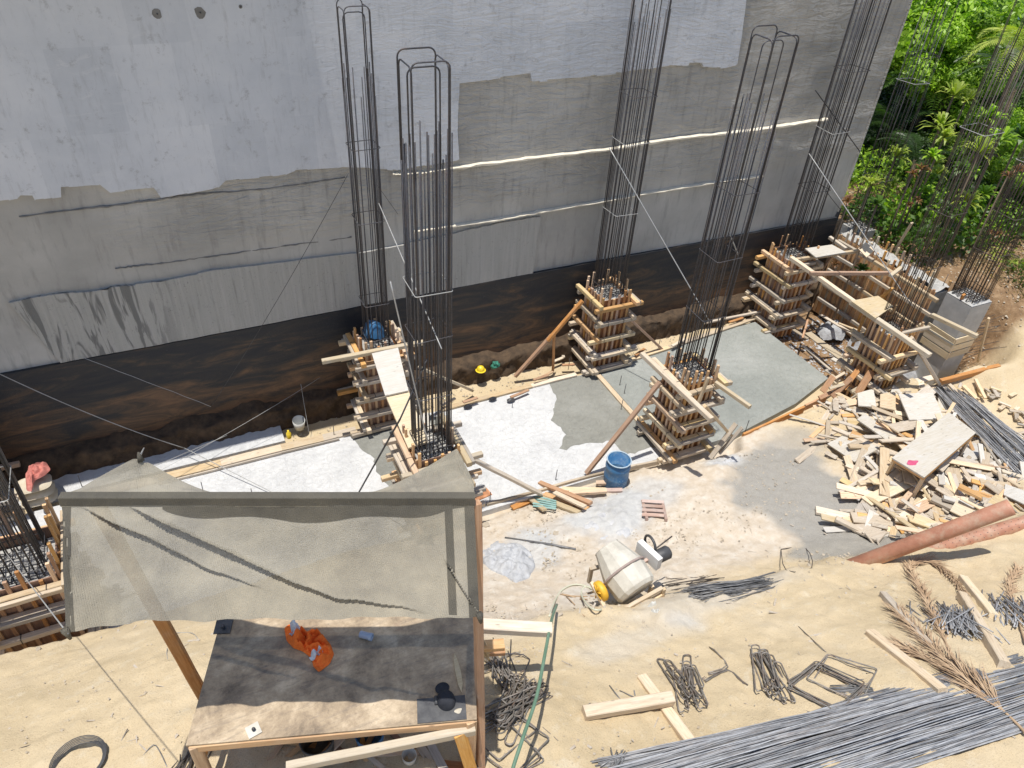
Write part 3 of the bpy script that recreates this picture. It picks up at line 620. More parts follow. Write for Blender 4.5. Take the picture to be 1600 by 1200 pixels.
for z_ in (.75, .95, 1.15): timber('form_board', (15.88, 8.36, z_), (15.88, 9.16, z_), .025, .17, 'wood_yellow', pf); timber('form_board', (15.86, 8.385, z_+.01), (16.62, 8.385, z_+.01), .025, .17, 'wood_yellow', pf)
# spikes sticking from the pier's far side
hb = thing('starter_bars', (16.8, 8.7, .9), 'fan of thin horizontal starter bars sticking out of the bare pier', 'rebar')
for i in range(26):
    z_ = .45+.9*r.random(); y = 8.4+.6*r.random(); put('starter_bar', MB().tube([(16.6, y, z_), (17.55+.4*r.random(), y+r.uniform(-.25, .25), z_+r.uniform(-.15, .15))], .006, 4), 'rebar_rust', Matrix(), hb)

# ------------------------------------------------------------ single timbers (photo points with their height in metres)
def T(name, a, b_, w_, t_, m_, label, cat='timber', group=None, roll=0.):
    pa = G(a[0], a[1], t_/2) if a[2] is None else P(*a); pb = G(b_[0], b_[1], t_/2) if b_[2] is None else P(*b_)
    return timber(name, pa, pb, w_, t_, m_, None, roll, .003, label=label, cat=cat, group=group)
T('brace', (1031, 597, 1.95), (916, 740, .06), .09, .07, 'wood_orange', 'long orange-brown brace slanting from the form down beside the blue barrel', 'brace')
T('timber_beam', (1003, 553, 2.05), (1112, 656, 1.92), .1, .1, 'wood_pale', 'long pale beam lying across the top of the form behind the blue barrel', 'beam')
T('timber_beam', (1118, 598, 1.85), (1172, 636, 1.8), .08, .08, 'wood_yellow', 'short yellow timber sticking out right of the form behind the barrel', 'beam')
T('brace', (1101, 634, 1.6), (1142, 680, .5), .08, .06, 'wood_pale', 'pale brace running from the middle form down to two grey stakes', 'brace')
T('stake', (1110, 716, .15), (1150, 662, .85), .1, .04, 'wood_grey', 'first of two crossed grey stakes at the slab edge', 'stake')
T('stake', (1124, 708, .15), (1160, 668, .8), .08, .04, 'wood_grey', 'right-hand one of two grey stakes leaning at the slab edge', 'stake')
T('timber_post', (1090, 632, 1.55), (1107, 590, 2.2), .06, .05, 'wood_pale', 'upright pale stick on the front of the form behind the barrel', 'post')
T('timber_beam', (503, 565, 2.02), (662, 535, 2.08), .1, .08, 'wood_yellow', 'yellow beam under the walkway sticking out to the left of the form', 'beam')
T('brace', (655, 574, 1.45), (738, 610, .05), .08, .06, 'wood_yellow', 'yellow brace slanting down right behind the nearest rebar column', 'brace')
T('brace', (910, 470, 1.95), (856, 532, 1.0), .09, .07, 'wood_orange', 'upper half of the long brace left of the form at the wall', 'brace')
T('brace', (862, 524, 1.1), (805, 588, .05), .09, .07, 'wood_orange', 'lower half of the long brace standing on the slab edge at the wall', 'brace')
T('prop', (866, 524, 1.0), (864, 580, 0), .05, .05, 'wood_orange', 'short upright prop under the long brace at the wall', 'prop')
T('brace', (972, 487, 1.5), (1034, 545, .05), .07, .06, 'wood_orange', 'thin brown brace right of the form at the wall', 'brace')
T('brace', (728, 712, 1.35), (846, 772, .08), .1, .06, 'wood_grey', 'long dark brace running down from the nearest form to the lumber pile', 'brace')
T('timber_beam', (1236, 403, 2.1), (1345, 480, 2.05), .11, .1, 'wood_pale', 'pale beam leading from the right form over the pit, far half', 'beam')
T('timber_beam', (1330, 472, 2.12), (1453, 556, 1.95), .12, .1, 'wood_yellow', 'yellow beam leading over the pit, near half resting on the pit form', 'beam')
T('timber_beam', (1265, 427, 2.2), (1391, 427, 2.15), .07, .09, 'wood_orange', 'straight orange board bridging the pit between the two forms', 'beam')
T('timber_beam', (1391, 431, 2.2), (1408, 418, 2.2), .09, .06, 'wood_yellow', 'short yellow block at the end of the orange board', 'timber')
T('timber_beam', (1243, 406, 2.05), (1342, 392, 2.1), .08, .08, 'wood_pale', 'pale beam under the grey sheet at the corner of the pit', 'beam')
T('timber_beam', (1250, 415, 1.9), (1273, 410, 1.9), .1, .08, 'wood_grey', 'stubby grey timber end on the right form', 'timber')
T('timber_beam', (1456, 492, 2.0), (1527, 526, 2.0), .1, .09, 'wood_yellow', 'yellow timber on the face of the bare concrete pier', 'beam')
T('timber_beam', (1436, 507, 1.6), (1489, 541, 1.5), .09, .08, 'wood_yellow', 'timber stub below the walkway just left of the bare pier', 'beam')
T('timber_post', (1452, 568, -.1), (1506, 460, 2.25), .08, .05, 'wood_orange', 'tall orange board standing against the left edge of the bare pier', 'post')
T('timber_beam', (1404, 522, 1.9), (1452, 511, 1.95), .07, .06, 'wood_grey', 'grey stick across the pit form', 'timber')
T('brace', (1424, 527, 1.8), (1467, 600, .4), .1, .07, 'wood_pale', 'whitish brace leaning from the pit form to the ground edge', 'brace')
T('brace', (1303, 395, 2.0), (1236, 490, .1), .06, .05, 'wood_orange', 'thin dark strut crossing inside the pit beside the right form', 'strut')
T('brace', (1342, 404, 1.9), (1324, 448, .6), .07, .05, 'wood_orange', 'orange strut standing in the middle of the pit', 'strut')
T('brace', (1351, 494, 1.7), (1332, 540, .2), .07, .05, 'wood_new', 'strut under the yellow landing sheet in the pit', 'strut')
T('brace', (1395, 450, 1.8), (1370, 470, 1.2), .08, .05, 'wood_new', 'short strut under the end of the orange board', 'strut')
T('timber_beam', (1296, 371, 2.1), (1322, 389, 2.05), .09, .08, 'wood_pale', 'pale timber end beyond the grey sheet at the wall corner', 'timber')
T('timber_post', (1398, 392, 2.0), (1425, 348, 2.9), .08, .04, 'wood_pale', 'pale board leaning up against the brown soil bank', 'board')
T('timber_post', (1528, 565, .2), (1545, 497, 1.7), .05, .05, 'wood_pale', 'thin pale post among the spiky starter bars', 'post')
T('edge_board', (1160, 683, .1), (1255, 640, .12), .05, .2, 'wood_orange', 'brown edge board along the front of the grey slab', 'board')
T('edge_board', (1257, 637, .1), (1290, 622, .12), .05, .16, 'wood_orange', 'short brown edge board end by the scrap boards', 'board')
T('edge_board', (1468, 597, .42), (1560, 573, .5), .1, .14, 'wood_orange', 'brown plank on the rim below the bare pier', 'board')
T('timber_beam', (1415, 600, .3), (1458, 590, .3), .16, .05, 'wood_pale', 'pale plank lying at the foot of the pit form', 'board')
for i, (a, b_, w_, m_) in enumerate([((1285, 612, .35), (1302, 588, .6), .14, 'wood_orange'), ((1300, 620, .3), (1330, 590, .6), .12, 'wood_orange'), ((1280, 622, .3), (1310, 608, .35), .1, 'wood_orange'), ((1318, 607, .4), (1345, 572, .7), .12, 'wood_orange'),
        ((1296, 607, .5), (1318, 600, .5), .07, 'wood_yellow'), ((1310, 601, .5), (1330, 594, .5), .07, 'wood_yellow'), ((1340, 615, .4), (1362, 580, .8), .16, 'wood_orange'), ((1290, 600, .45), (1320, 582, .4), .06, 'wood_pale'), ((1330, 612, .45), (1352, 600, .45), .07, 'wood_yellow')]):
    T('scrap_board', a, b_, w_, .035, m_, 'orange broken form board heaped at the front corner of the grey slab', 'board', 'broken form boards at the slab corner', .5)
for i, (a, b_, w_, m_) in enumerate([((1262, 520, 0), (1318, 562, .1), .22, 'wood_yellow'), ((1318, 562, .12), (1338, 566, .1), .16, 'wood_yellow'), ((1283, 492, .1), (1362, 540, .3), .1, 'wood_pale'), ((1240, 515, 0), (1262, 530, 0), .1, 'wood_grey'), ((1255, 540, .1), (1300, 580, .1), .07, 'wood_pale'),
        ((1262, 500, .3), (1254, 528, .2), .05, 'wood_orange'), ((1300, 560, .1), (1345, 585, .1), .14, 'ply_cement'), ((1290, 578, .1), (1325, 600, .1), .09, 'wood_grey'), ((1310, 505, .3), (1350, 520, .4), .07, 'wood_pale')]):
    T('scrap_board', a, b_, w_, .03, m_, 'scrap board lying in the rubble on the floor of the pit', 'board', 'scrap boards on the pit floor')
for (u, v_, s_) in ((1300, 510, .5), (1345, 530, .35), (1395, 590, .45), (1420, 580, .4)):
    c_ = P(u, v_, -.1); pts = [(c_.x+s_*math.cos(a)*random.uniform(.7, 1.1), c_.y+s_*.8*math.sin(a)*random.uniform(.7, 1.1)) for a in np.arange(0, 6.2, .6)]
    putw('mortar_heap', patch(pts, lambda x, y, q_: -.3+.35*(1-q_*q_)+.1*float(fbm(np.array([x*9]), np.array([y*9]), 3)[0]), 10, 40), 'cement_mortar', label={1300: 'grey mortar heap on the far floor of the pit', 1345: 'small grey mortar heap beside the yellow scrap board', 1395: 'wet grey mortar at the foot of the pit form', 1420: 'grey mortar lump right of the pit form'}[u], cat='mortar heap')
def sheet(name, corners, th_, m_, label, cat='sheet', group=None, parent=None):
    ps = [Vector(c_) for c_ in corners]; nrm = (ps[1]-ps[0]).cross(ps[2]-ps[0]).normalized()*th_
    if nrm.z > 0: nrm = -nrm
    b_ = MB().add(ps+[p+nrm for p in ps], [(0, 1, 2, 3), (7, 6, 5, 4), (0, 4, 5, 1), (1, 5, 6, 2), (2, 6, 7, 3), (3, 7, 4, 0)])
    return putw(name, b_, m_, label=label, cat=cat, group=group) if parent is None else put(name, b_, m_, Matrix(), parent)
sheet('plywood_sheet', [P(581, 552, 2.13), P(622, 543, 2.13), P(638, 610, 2.1), P(602, 618, 2.1)], .03, 'ply_cement', 'cement-smeared plywood walkway, upper end on the form at the wall', 'plywood')
sheet('plywood_sheet', [P(600, 612, 2.06), P(636, 604, 2.06), P(668, 690, 1.98), P(638, 700, 1.98)], .04, 'wood_yellow', 'bare plywood walkway leading down to the nearest rebar column', 'plywood')
sheet('plywood_sheet', [P(650, 650, 1.9), P(668, 644, 1.9), P(680, 690, 1.88), P(662, 694, 1.88)], .03, 'ply_cement', 'narrow pale sheet behind the bars of the nearest column', 'plywood')
sheet('plywood_sheet', [P(1258, 388, 2.22), P(1300, 382, 2.22), P(1322, 394, 2.2), P(1275, 402, 2.2)], .025, 'ply_cement', 'grey smeared sheet laid over the top of the right form', 'plywood')
sheet('plywood_sheet', [P(1341, 388, 2.25), P(1353, 378, 2.35), P(1367, 390, 2.3), P(1354, 402, 2.2)], .03, 'wood_pale', 'small pale square board on top of the long form', 'plywood')
sheet('plywood_sheet', [P(1330, 470, 2.2), P(1372, 462, 2.2), P(1396, 478, 2.15), P(1368, 497, 2.15)], .025, 'wood_yellow', 'yellow plywood landing over the pit beside the rusty bars', 'plywood')
# joint strip and edge boards of the slab
T('joint_timber', (935, 587, .02), (1010, 672, .02), .12, .06, 'wood_pale', 'pale timber strip in the slab joint between the two middle forms', 'timber')
def runner(px, h_, w_, t_, m_, lab, grp):
    for i, (a, b_) in enumerate(zip(px[:-1], px[1:])): T('edge_board', (*a, h_), (*b_, h_+.005), w_, t_, m_, ('first', 'second', 'third', 'fourth', 'fifth')[i]+' from the left, '+lab, 'board', grp)
runner([(150, 772), (248, 748), (345, 724), (440, 700), (505, 685), (556, 672)], .02, .2, .05, 'wood_pale', 'pale edge plank at the back of the white slab', 'edge planks at the back of the white slab')
runner([(248, 756), (345, 732), (440, 708), (530, 686)], .035, .03, .05, 'wood_grey', 'thin grey batten along the back edge of the white slab', 'battens at the back of the white slab')
runner([(690, 640), (765, 620), (830, 603), (900, 585)], .03, .12, .05, 'wood_pale', 'pale plank along the slab edge under the yellow hard hat', 'planks at the slab edge under the hard hat')
runner([(985, 562), (1045, 543), (1110, 521), (1180, 497)], .03, .12, .05, 'wood_pale', 'pale plank along the slab edge left of the right form', 'planks at the slab edge left of the right form')
runner([(760, 790), (840, 769), (905, 750), (965, 735), (1030, 722)], .0, .05, .12, 'wood_grey', 'grey board along the front edge of the white slab', 'front edge boards of the white slab')
T('edge_board', (1098, 375+130, .04), (1188, 487, .25), .07, .05, 'wood_pale', 'pale board lying at the wall foot left of the right form', 'board')
# steel pins in the slab
for i, (u, v_) in enumerate([(395, 780), (475, 668), (765, 785), (868, 750), (967, 722), (970, 640), (975, 615), (968, 602), (1165, 672), (993, 668), (1028, 545), (800, 637), (888, 575), (128, 760), (318, 770), (522, 682)]):
    p = P(u, v_, 0); putw('steel_pin', MB().tube([p+Vector((0, 0, -.05)), p+Vector((.01, .0, .28))], .008, 5), 'rebar', label='short dark steel pin standing up at the slab edge', cat='pin', group='short steel pins at the slab edges')
# left-edge timbers
# cement sacks
for i in range(3):
    c_ = P(62, 778, 0)+Vector((.03, -.1, .10+.17*i)); pts = [(c_.x+.30*math.copysign(abs(math.cos(a))**.5, math.cos(a)), c_.y+.22*math.copysign(abs(math.sin(a))**.5, math.sin(a))) for a in np.arange(0, 6.28, .35)]
    top_ = patch(pts, lambda x, y, q_: c_.z+.09*(1-q_**3), 8, 40); bt_ = patch(pts, lambda x, y, q_: c_.z-.09*(1-q_**3), 8, 40); top_.add(bt_.v, bt_.f, True)
    putw('cement_sack', top_, 'bag_paper', label=['bottom cement sack of the stack at the left wall foot', 'middle cement sack of the stack at the left wall foot', 'top cement sack of the stack, under the red cloth'][i], cat='sack')
def cloth(name, px, h_, m_, label, cat, amp=.06, base=.02, fr=9, rings=14, n=60):
    ps = [(P(u, v_, h_).x, P(u, v_, h_).y) for u, v_ in px]
    return putw(name, patch(ps, lambda x, y, q_: h_+base+(amp*(float(abs(fbm(np.array([x*fr]), np.array([y*fr]), 3)[0]))*2+.3))*(1-q_**4), rings, n), m_, label=label, cat=cat)
cloth('cloth', [(40, 742), (52, 726), (72, 722), (80, 735), (70, 745), (55, 752), (50, 770), (42, 768)], .62, 'red_cloth', 'red and pink cloth thrown over the cement sacks', 'cloth', .12)
# ============================================================ SHADE CLOTH, POSTS, TABLE
HB = 6.33; HT = 4.3
m, n, b = mat('shade_cloth', .9); k = NB(n); v = k.obj(rnd=False)
n1 = k.noise(v, 2.2, 6, .65); n2 = k.noise(v, 160, 1, .5); c = k.ramp(n1, [(.3, (.25, .23, .19)), (.5, (.335, .305, .24)), (.7, (.42, .375, .285))])
k.l(c, b.inputs['Base Color']); wvx = k.a('TexWave'); wvx.inputs['Scale'].default_value = 22; k.l(v, wvx.inputs['Vector']); k.bump(k.mul(n2, k.mul(wvx.outputs[0], .3), 'ADD'), b, .8, .008)
tl = k.a('BsdfTranslucent'); k.l(c, tl.inputs[0]); m1 = k.a('MixShader'); m1.inputs[0].default_value = .12; k.l(b.outputs[0], m1.inputs[1]); k.l(tl.outputs[0], m1.inputs[2])
tp = k.a('BsdfTransparent'); m2 = k.a('MixShader'); k.l(k.f(n2, .25, .95), m2.inputs[0]); wv = k.mul(k.f(n2, .3, .8), .21)
k.l(wv, m2.inputs[0]); k.l(m1.outputs[0], m2.inputs[1]); k.l(tp.outputs[0], m2.inputs[2]); k.l(m2.outputs[0], n.nodes['Material Output'].inputs[0]); M['shade_cloth'] = m
m = M['shade_cloth'].copy(); m.name = 'shade_cloth_double_shaded'; M['shade_cloth_double_shaded'] = m
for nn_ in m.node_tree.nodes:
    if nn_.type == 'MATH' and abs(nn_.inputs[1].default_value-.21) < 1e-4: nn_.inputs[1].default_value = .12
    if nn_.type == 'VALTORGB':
        for e_ in nn_.color_ramp.elements: e_.color = tuple(x*.38 for x in e_.color[:3])+(1,)  # doubled layers, plus the beam band's grazing-light shade put into the colour
BL = P(97, 779, HB); BRt = P(741, 779, HB)
def beam(s_): return BL.lerp(BRt, s_)
bdir = (BRt-BL).normalized(); bn = Vector((bdir.y, -bdir.x, 0)).normalized()   # towards the camera
fe = [(0, (103, 988)), (.06, (140, 980)), (.2, (232, 971)), (.4, (355, 968)), (.6, (488, 967)), (.8, (622, 965)), (1, (749, 965))]
def fedge(s_):
    s_ = max(0., min(1., s_))
    for (a, pa), (b_, pb) in zip(fe[:-1], fe[1:]):
        if s_ <= b_+1e-9: f_ = (s_-a)/(b_-a); u = pa[0]*(1-f_)+pb[0]*f_; v_ = pa[1]*(1-f_)+pb[1]*f_; break
    return P(u, v_+1.2*math.sin(s_*60)+1.5*math.sin(s_*23), 5.74-.10*math.sin(s_*math.pi)**.8+.012*math.sin(s_*41))
creases = [([(.055, .02), (.2, .28), (.33, .55), (.45, .72)], .05, .030), ([(.17, .02), (.33, .30), (.50, .62), (.66, .83), (.83, .93)], .065, .034), ([(.93, .55), (.97, .8), (1., .98)], .03, .02), ([(.0, .0), (.02, .5), (.012, .95)], .03, .02)]
def crease(s_, t_):
    d = 0
    for pl, amp, wd in creases:
        best = 9; sg = 1; L_ = 0; lf = 0
        for i, ((a, c1), (b_, d1)) in enumerate(zip(pl[:-1], pl[1:])):
            vx, vy = (b_-a)*2.7, (d1-c1); px_, py_ = (s_-a)*2.7, (t_-c1); q_ = max(0, min(1, (px_*vx+py_*vy)/(vx*vx+vy*vy)))
            ex, ey = px_-vx*q_, py_-vy*q_; e_ = math.hypot(ex, ey)
            if e_ < best: best = e_; sg = 1 if vx*py_-vy*px_ > 0 else -1; lf = (i+q_)/(len(pl)-1)
        am = amp*(1-lf**2*.8)
        d += am*(math.exp(-best/(wd*2.6)) if sg < 0 else -math.exp(-best/wd)*1.1)
    return d
def tarp(s_, t_):
    p = beam(s_); hz = .075
    if t_ < .04: return p+Vector((0, 0, .036))+bn*(-.03+.065*t_/.04)
    if t_ < .11: return p+bn*(.035+.01*(t_-.04)/.07)+Vector((0, 0, .036-.07*(t_-.04)/.07))
    q_ = (t_-.11)/.89; a = p+bn*.045+Vector((0, 0, -.034)); f_ = fedge(s_); r_ = a.lerp(f_, q_)
    nrm = (f_-a).cross(bdir).normalized()
    if nrm.z < 0: nrm = -nrm
    sag = -.09*math.sin(math.pi*q_)*math.sin(math.pi*min(1, max(0, s_)))
    wr = .014*float(fbm(np.array([s_*9]), np.array([q_*4]), 3)[0])+.006*float(fbm(np.array([s_*40]), np.array([q_*6]), 2)[0])
    return r_+nrm*(sag+wr+crease(s_, q_)*min(1, q_*8)*min(1, (1-q_)*10+.15))
clo = thing('shade_cloth', (float(BL.x), float(BL.y), 5.8), 'greyish see-through shade cloth draped over a beam above the work table', 'shade cloth')
fm = MB().grid(tarp, 300, 110)
PL = P(218, 714, 6.5); PR = P(714, 703, 6.45)
def wpk(s_):
    a = beam(.17)-bn*.05; offL = PL-a
    b2 = beam(.955)-bn*.05; offR = PR-b2
    l = (s_/.17)**.9 if s_ < .17 else max(0, (.36-s_)/.19)**1.5
    r_ = max(0, (s_-.72)/.235)**1.35 if s_ < .955 else max(0, 1-(s_-.955)/.045*.75)
    return offL*min(l, 1)+offR*min(r_, 1)
def back(s_, t_):
    p = beam(s_)+Vector((0, 0, .036))-bn*.03; o_ = wpk(s_); mid = Vector((0, 0, -.12))-bn*.10
    e_ = o_+mid*max(0, 1-o_.length*3)
    wr = .02*float(fbm(np.array([s_*14]), np.array([t_*3]), 3)[0])*math.sin(math.pi*t_)
    return p+e_*t_+Vector((0, 0, wr-.07*math.sin(math.pi*t_)*min(1, o_.length*3)-(.05*math.exp(-((s_-.175)/.012)**2)*t_)))
put('cloth_front', fm, 'shade_cloth', Matrix(), clo)
put('cloth_back', MB().grid(back, 300, 24), 'shade_cloth', Matrix(), clo)
def strip(s0, s1, t0, t1, lift, nm, mm='shade_cloth_double_shaded', nu=60, nv=20):
    put(nm, MB().grid(lambda a, b_: tarp(s0+(s1-s0)*a, t0+(t1-t0)*b_)+Vector((0, 0, lift)), nu, nv), mm, Matrix(), clo)
strip(-.002, 1.002, .0, .115, .004, 'beam_wrap', nu=200)
put('hem_fold', MB().grid(lambda a, b_: tarp(.24+.76*a, .115+(.02+.10*math.sin(math.pi*min(1, a*1.1))**.6+.02*math.sin(a*17))*b_)+Vector((0, 0, .006)), 120, 6), 'shade_cloth_double_shaded', Matrix(), clo)
strip(.0, .022, .10, 1, .006, 'side_hem', nu=4, nv=60); strip(.975, 1.0, .10, 1, .006, 'side_hem', nu=4, nv=60); strip(.925, .945, .10, .98, .006, 'seam', nu=4, nv=60)
for s_ in (.0, 1.): put('corner_knot', MB().tube([fedge(s_)+Vector((0, 0, .03)), fedge(s_)+Vector((.01, -.01, -.07))], .03, 6, r2=.012), 'shade_cloth_double_shaded', Matrix(), clo)
put('corner_knot', MB().tube([PL+Vector((0, 0, -.04)), PL+Vector((0, .02, .03))], .03, 6, r2=.008), 'shade_cloth_double_shaded', Matrix(), clo)
timber('cloth_beam', beam(0)+Vector((0, 0, .0)), beam(1), .05, .055, 'wood_new', label='timber beam under the folded top of the shade cloth', cat='beam')
timber('timber_post', G(328, 1105, -.05), beam(.075)+Vector((0, .0, -.05)), .10, .09, 'wood_orange', label='orange-brown post holding up the left end of the shade cloth', cat='post')
# work table
C4 = [P(346, 965, HT), P(741, 963, HT), P(745, 1124, HT), P(290, 1165, HT)]
tb = thing('work_table', (float(C4[3].x), float(C4[3].y), 3.4), 'large dark plywood work table on orange timber legs under the shade cloth', 'table')
m, n, b = mat('table_ply', .7); k = NB(n); v = k.obj(rnd=False)
n1 = k.noise(v, 2.4, 8, .75, .15); n2 = k.noise(k.obj((1.2, 9, 3), False), 3, 6, .75, .2); n3 = k.noise(v, 28, 4, .75)
c = k.ramp(n1, [(.26, (.08, .06, .045)), (.38, (.20, .15, .10)), (.52, (.38, .29, .19)), (.68, (.60, .48, .33))])
c = k.mix(k.mul(k.f(n2, .5, .7), .45), c, (.13, .11, .10)); c = k.mix(k.mul(k.f(n3, .6, .72), .4), c, (.03, .025, .025)); n7 = k.noise(v, 3.3, 4, .7); c = k.mix(k.mul(k.f(n7, .66, .76), .35), c, (.25, .11, .07))
k.l(c, b.inputs['Base Color']); k.bump(k.mul(n2, k.mul(n3, .5), 'ADD'), b, .35, .005); M['table_ply'] = m
def tsheet(name, cs, th_, mm, parent, subn=1):
    ps = [Vector(c_) for c_ in cs]; d_ = Vector((0, 0, -th_)); b_ = MB().add(ps+[p+d_ for p in ps], [(0, 1, 2, 3), (7, 6, 5, 4), (0, 4, 5, 1), (1, 5, 6, 2), (2, 6, 7, 3), (3, 7, 4, 0)]); return put(name, b_, mm, Matrix(), parent)
split = .985
tsheet('table_top', C4, .02, 'table_ply', tb)
cen = sum(C4, Vector())/4
ins = [cen.lerp(c_, .98)+Vector((0, 0, -.066)) for c_ in C4]
for i in range(4): timber('apron', ins[i], ins[(i+1) % 4], .045, .085, 'wood_orange' if i != 2 else 'wood_new', tb)
for i in range(4):
    c_ = cen.lerp(C4[i], .955); g_ = hg(c_.x, c_.y); timber('leg', (c_.x, c_.y, g_-.04), (c_.x, c_.y, HT-.03), .095, .09, 'wood_new' if i > 1 else 'wood_orange', tb)
timber('rail', P(448, 1199, HT-.16), P(742, 1140, HT-.14), .07, .09, 'wood_yellow', tb)
timber('leg', P(735, 1200, HT-.75), P(718, 1146, HT-.12), .11, .05, 'wood_new', tb)
timber('lower_rail', C4[0].lerp(C4[3], .1)+Vector((0, 0, -.5)), C4[0].lerp(C4[3], .9)+Vector((0, 0, -.5)), .05, .08, 'wood_orange', tb)
put('patch_board', MB().box(Vector(P(690, 1108, HT+.006)), (.42, .22, .008), Matrix.Rotation(R_(-18), 3, 'Z')), 'dark_metal', Matrix(), tb)
timber('timber_post', (C4[2].x+.06, C4[2].y-.02, hg(C4[2].x+.06, C4[2].y)-.05), beam(1.0)+Vector((.02, 0, -.05)), .07, .07, 'wood_orange', label='orange-brown post at the right edge of the work table holding the cloth', cat='post')
# things on the table
def on_table(u, v_, dz=0.): return P(u, v_, HT+dz)
vest = thing('safety_vest', on_table(485, 1015), 'crumpled orange high-visibility vest with silver bands lying on the work table', 'vest')
vo = [(449, 985), (456, 979), (467, 982), (478, 992), (490, 987), (502, 995), (513, 1008), (518, 1022), (512, 1036), (497, 1048), (489, 1040), (487, 1028), (474, 1018), (462, 1014), (452, 1003)]
def vh(x, y, q_): return HT+.008+(.02+.3*abs(float(fbm(np.array([x*11]), np.array([y*11]), 3)[0])))*(1-q_**5)
m, n, b = mat('vest_orange', .75); k = NB(n); v = k.obj(rnd=False); g1 = k.noise(v, 40, 2)
k.l(k.ramp(g1, [(.3, (.80, .13, .01)), (.7, (.95, .20, .02))]), b.inputs['Base Color']); k.bump(g1, b, .3, .003); M['vest_orange'] = m
vo = [(485+(a-485)*1.13, 1014+(b_-1014)*1.10) for a, b_ in vo]
put('vest_body', patch([(on_table(*q_).x, on_table(*q_).y) for q_ in vo], vh, 22, 90), 'vest_orange', Matrix(), vest)
def band(pts, w_, mm):
    ps = [on_table(*q_) for q_ in pts]; vs = []; fine = []
    for a, b_ in zip(ps[:-1], ps[1:]): fine += [a.lerp(b_, i/8) for i in range(8)]
    fine.append(ps[-1]); N = len(fine)
    for i, p in enumerate(fine):
        d_ = (fine[min(N-1, i+1)]-fine[max(0, i-1)]).normalized(); s_ = Vector((-d_.y, d_.x, 0))*w_/2
        for e_ in (-1, 0, 1): q_ = p+s_*e_; vs.append((q_.x, q_.y, vh(q_.x, q_.y, .45)+.006))
    put('reflective_band', MB().add(vs, [(i*3+j, i*3+j+1, (i+1)*3+j+1, (i+1)*3+j) for i in range(N-1) for j in range(2)], True), mm, Matrix(), vest)
simple('silver_band', (.5, .54, .6), (.62, .66, .72), .35, .2, 9, .1)
band([(455, 1000), (463, 994), (470, 990)], .05, 'silver_band'); band([(456, 990), (465, 988)], .04, 'silver_band'); band([(487, 1036), (494, 1029), (503, 1021)], .05, 'silver_band')
cup = MB(); mwc = frame(on_table(561, 990, .035), on_table(583, 996, .035)); bl = .125
cup.lathe([(.0, -bl/2), (.028, -bl/2), (.033, -bl/2+.01), (.034, .03), (.037, .035), (.037, bl/2), (.033, bl/2), (.03, 0)], 16, mwc@Matrix.Rotation(R_(90), 4, 'Y')); 
putw('plastic_cup', cup, 'clear_plastic', label='small clear plastic cup lying on its side right of the orange vest', cat='cup')
pl = thing('anchor_plate', on_table(349, 979), 'dark square steel plate with a bolt on the back left corner of the table', 'plate')
put('plate', MB().box(on_table(349, 979, .01), (.15, .15, .012), Matrix.Rotation(R_(-20), 3, 'Z')), 'dark_metal', Matrix(), pl); put('bolt', MB().tube([on_table(348, 978, .01), on_table(348, 978, .07)], .018, 8), 'rebar', Matrix(), pl)
pl = thing('anchor_plate', on_table(396, 1141), 'pale square plate with a dark centre on the sunlit front edge of the table', 'plate')
put('plate', MB().box(on_table(396, 1141, .008), (.11, .11, .01), Matrix.Rotation(R_(10), 3, 'Z')), 'cream_paint', Matrix(), pl); put('bolt', MB().tube([on_table(396, 1139, .01), on_table(396, 1139, .04)], .016, 8), 'dark_metal', Matrix(), pl)
cp = thing('cap', on_table(697, 1095), 'black cap lying on the front right corner of the table', 'cap')
ctr = on_table(697, 1096)
put('crown', patch([(ctr.x+.085*math.cos(a), ctr.y+.10*math.sin(a)) for a in np.arange(0, 6.28, .3)], lambda x, y, q_: HT+.09*(1-q_**2.6)**.5*(1+.15*float(fbm(np.array([x*20]), np.array([y*20]), 2)[0])), 12, 40), 'black_cloth', Matrix(), cp)
put('peak', patch([(ctr.x+.01+.065*math.cos(a), ctr.y+.12+.055*math.sin(a)) for a in np.arange(0, 6.28, .3)], lambda x, y, q_: HT+.02+.01*(1-q_), 5, 30), 'black_cloth', Matrix(), cp)
putw('marker_pen', MB().tube([on_table(681, 1088, .02), on_table(682, 1101, .02)], .016, 8), 'dark_metal', label='short dark cylinder just left of the black cap', cat='tool')
pd = [(710, 1022), (714, 1030), (720, 1050), (723, 1070), (721, 1084), (716, 1072), (711, 1050), (709, 1034)]
putw('wooden_float', slabpoly([(on_table(*q_).x, on_table(*q_).y) for q_ in pd], HT+.004, HT+.02), 'wood_yellow', label='slim pointed wooden float lying at the right edge of the table', cat='tool')
cr = on_table(716, 1112); putw('paper_scrap', patch([(cr.x+.04*math.cos(a)*(1+.4*math.sin(3*a)), cr.y+.03*math.sin(a)) for a in np.arange(0, 6.28, .5)], lambda x, y, q_: HT+.006+.02*(1-q_)*(1+abs(float(fbm(np.array([x*30]), np.array([y*30]), 2)[0]))), 5, 20), 'bag_paper', label='crumpled paper beside the black cap', cat='paper')
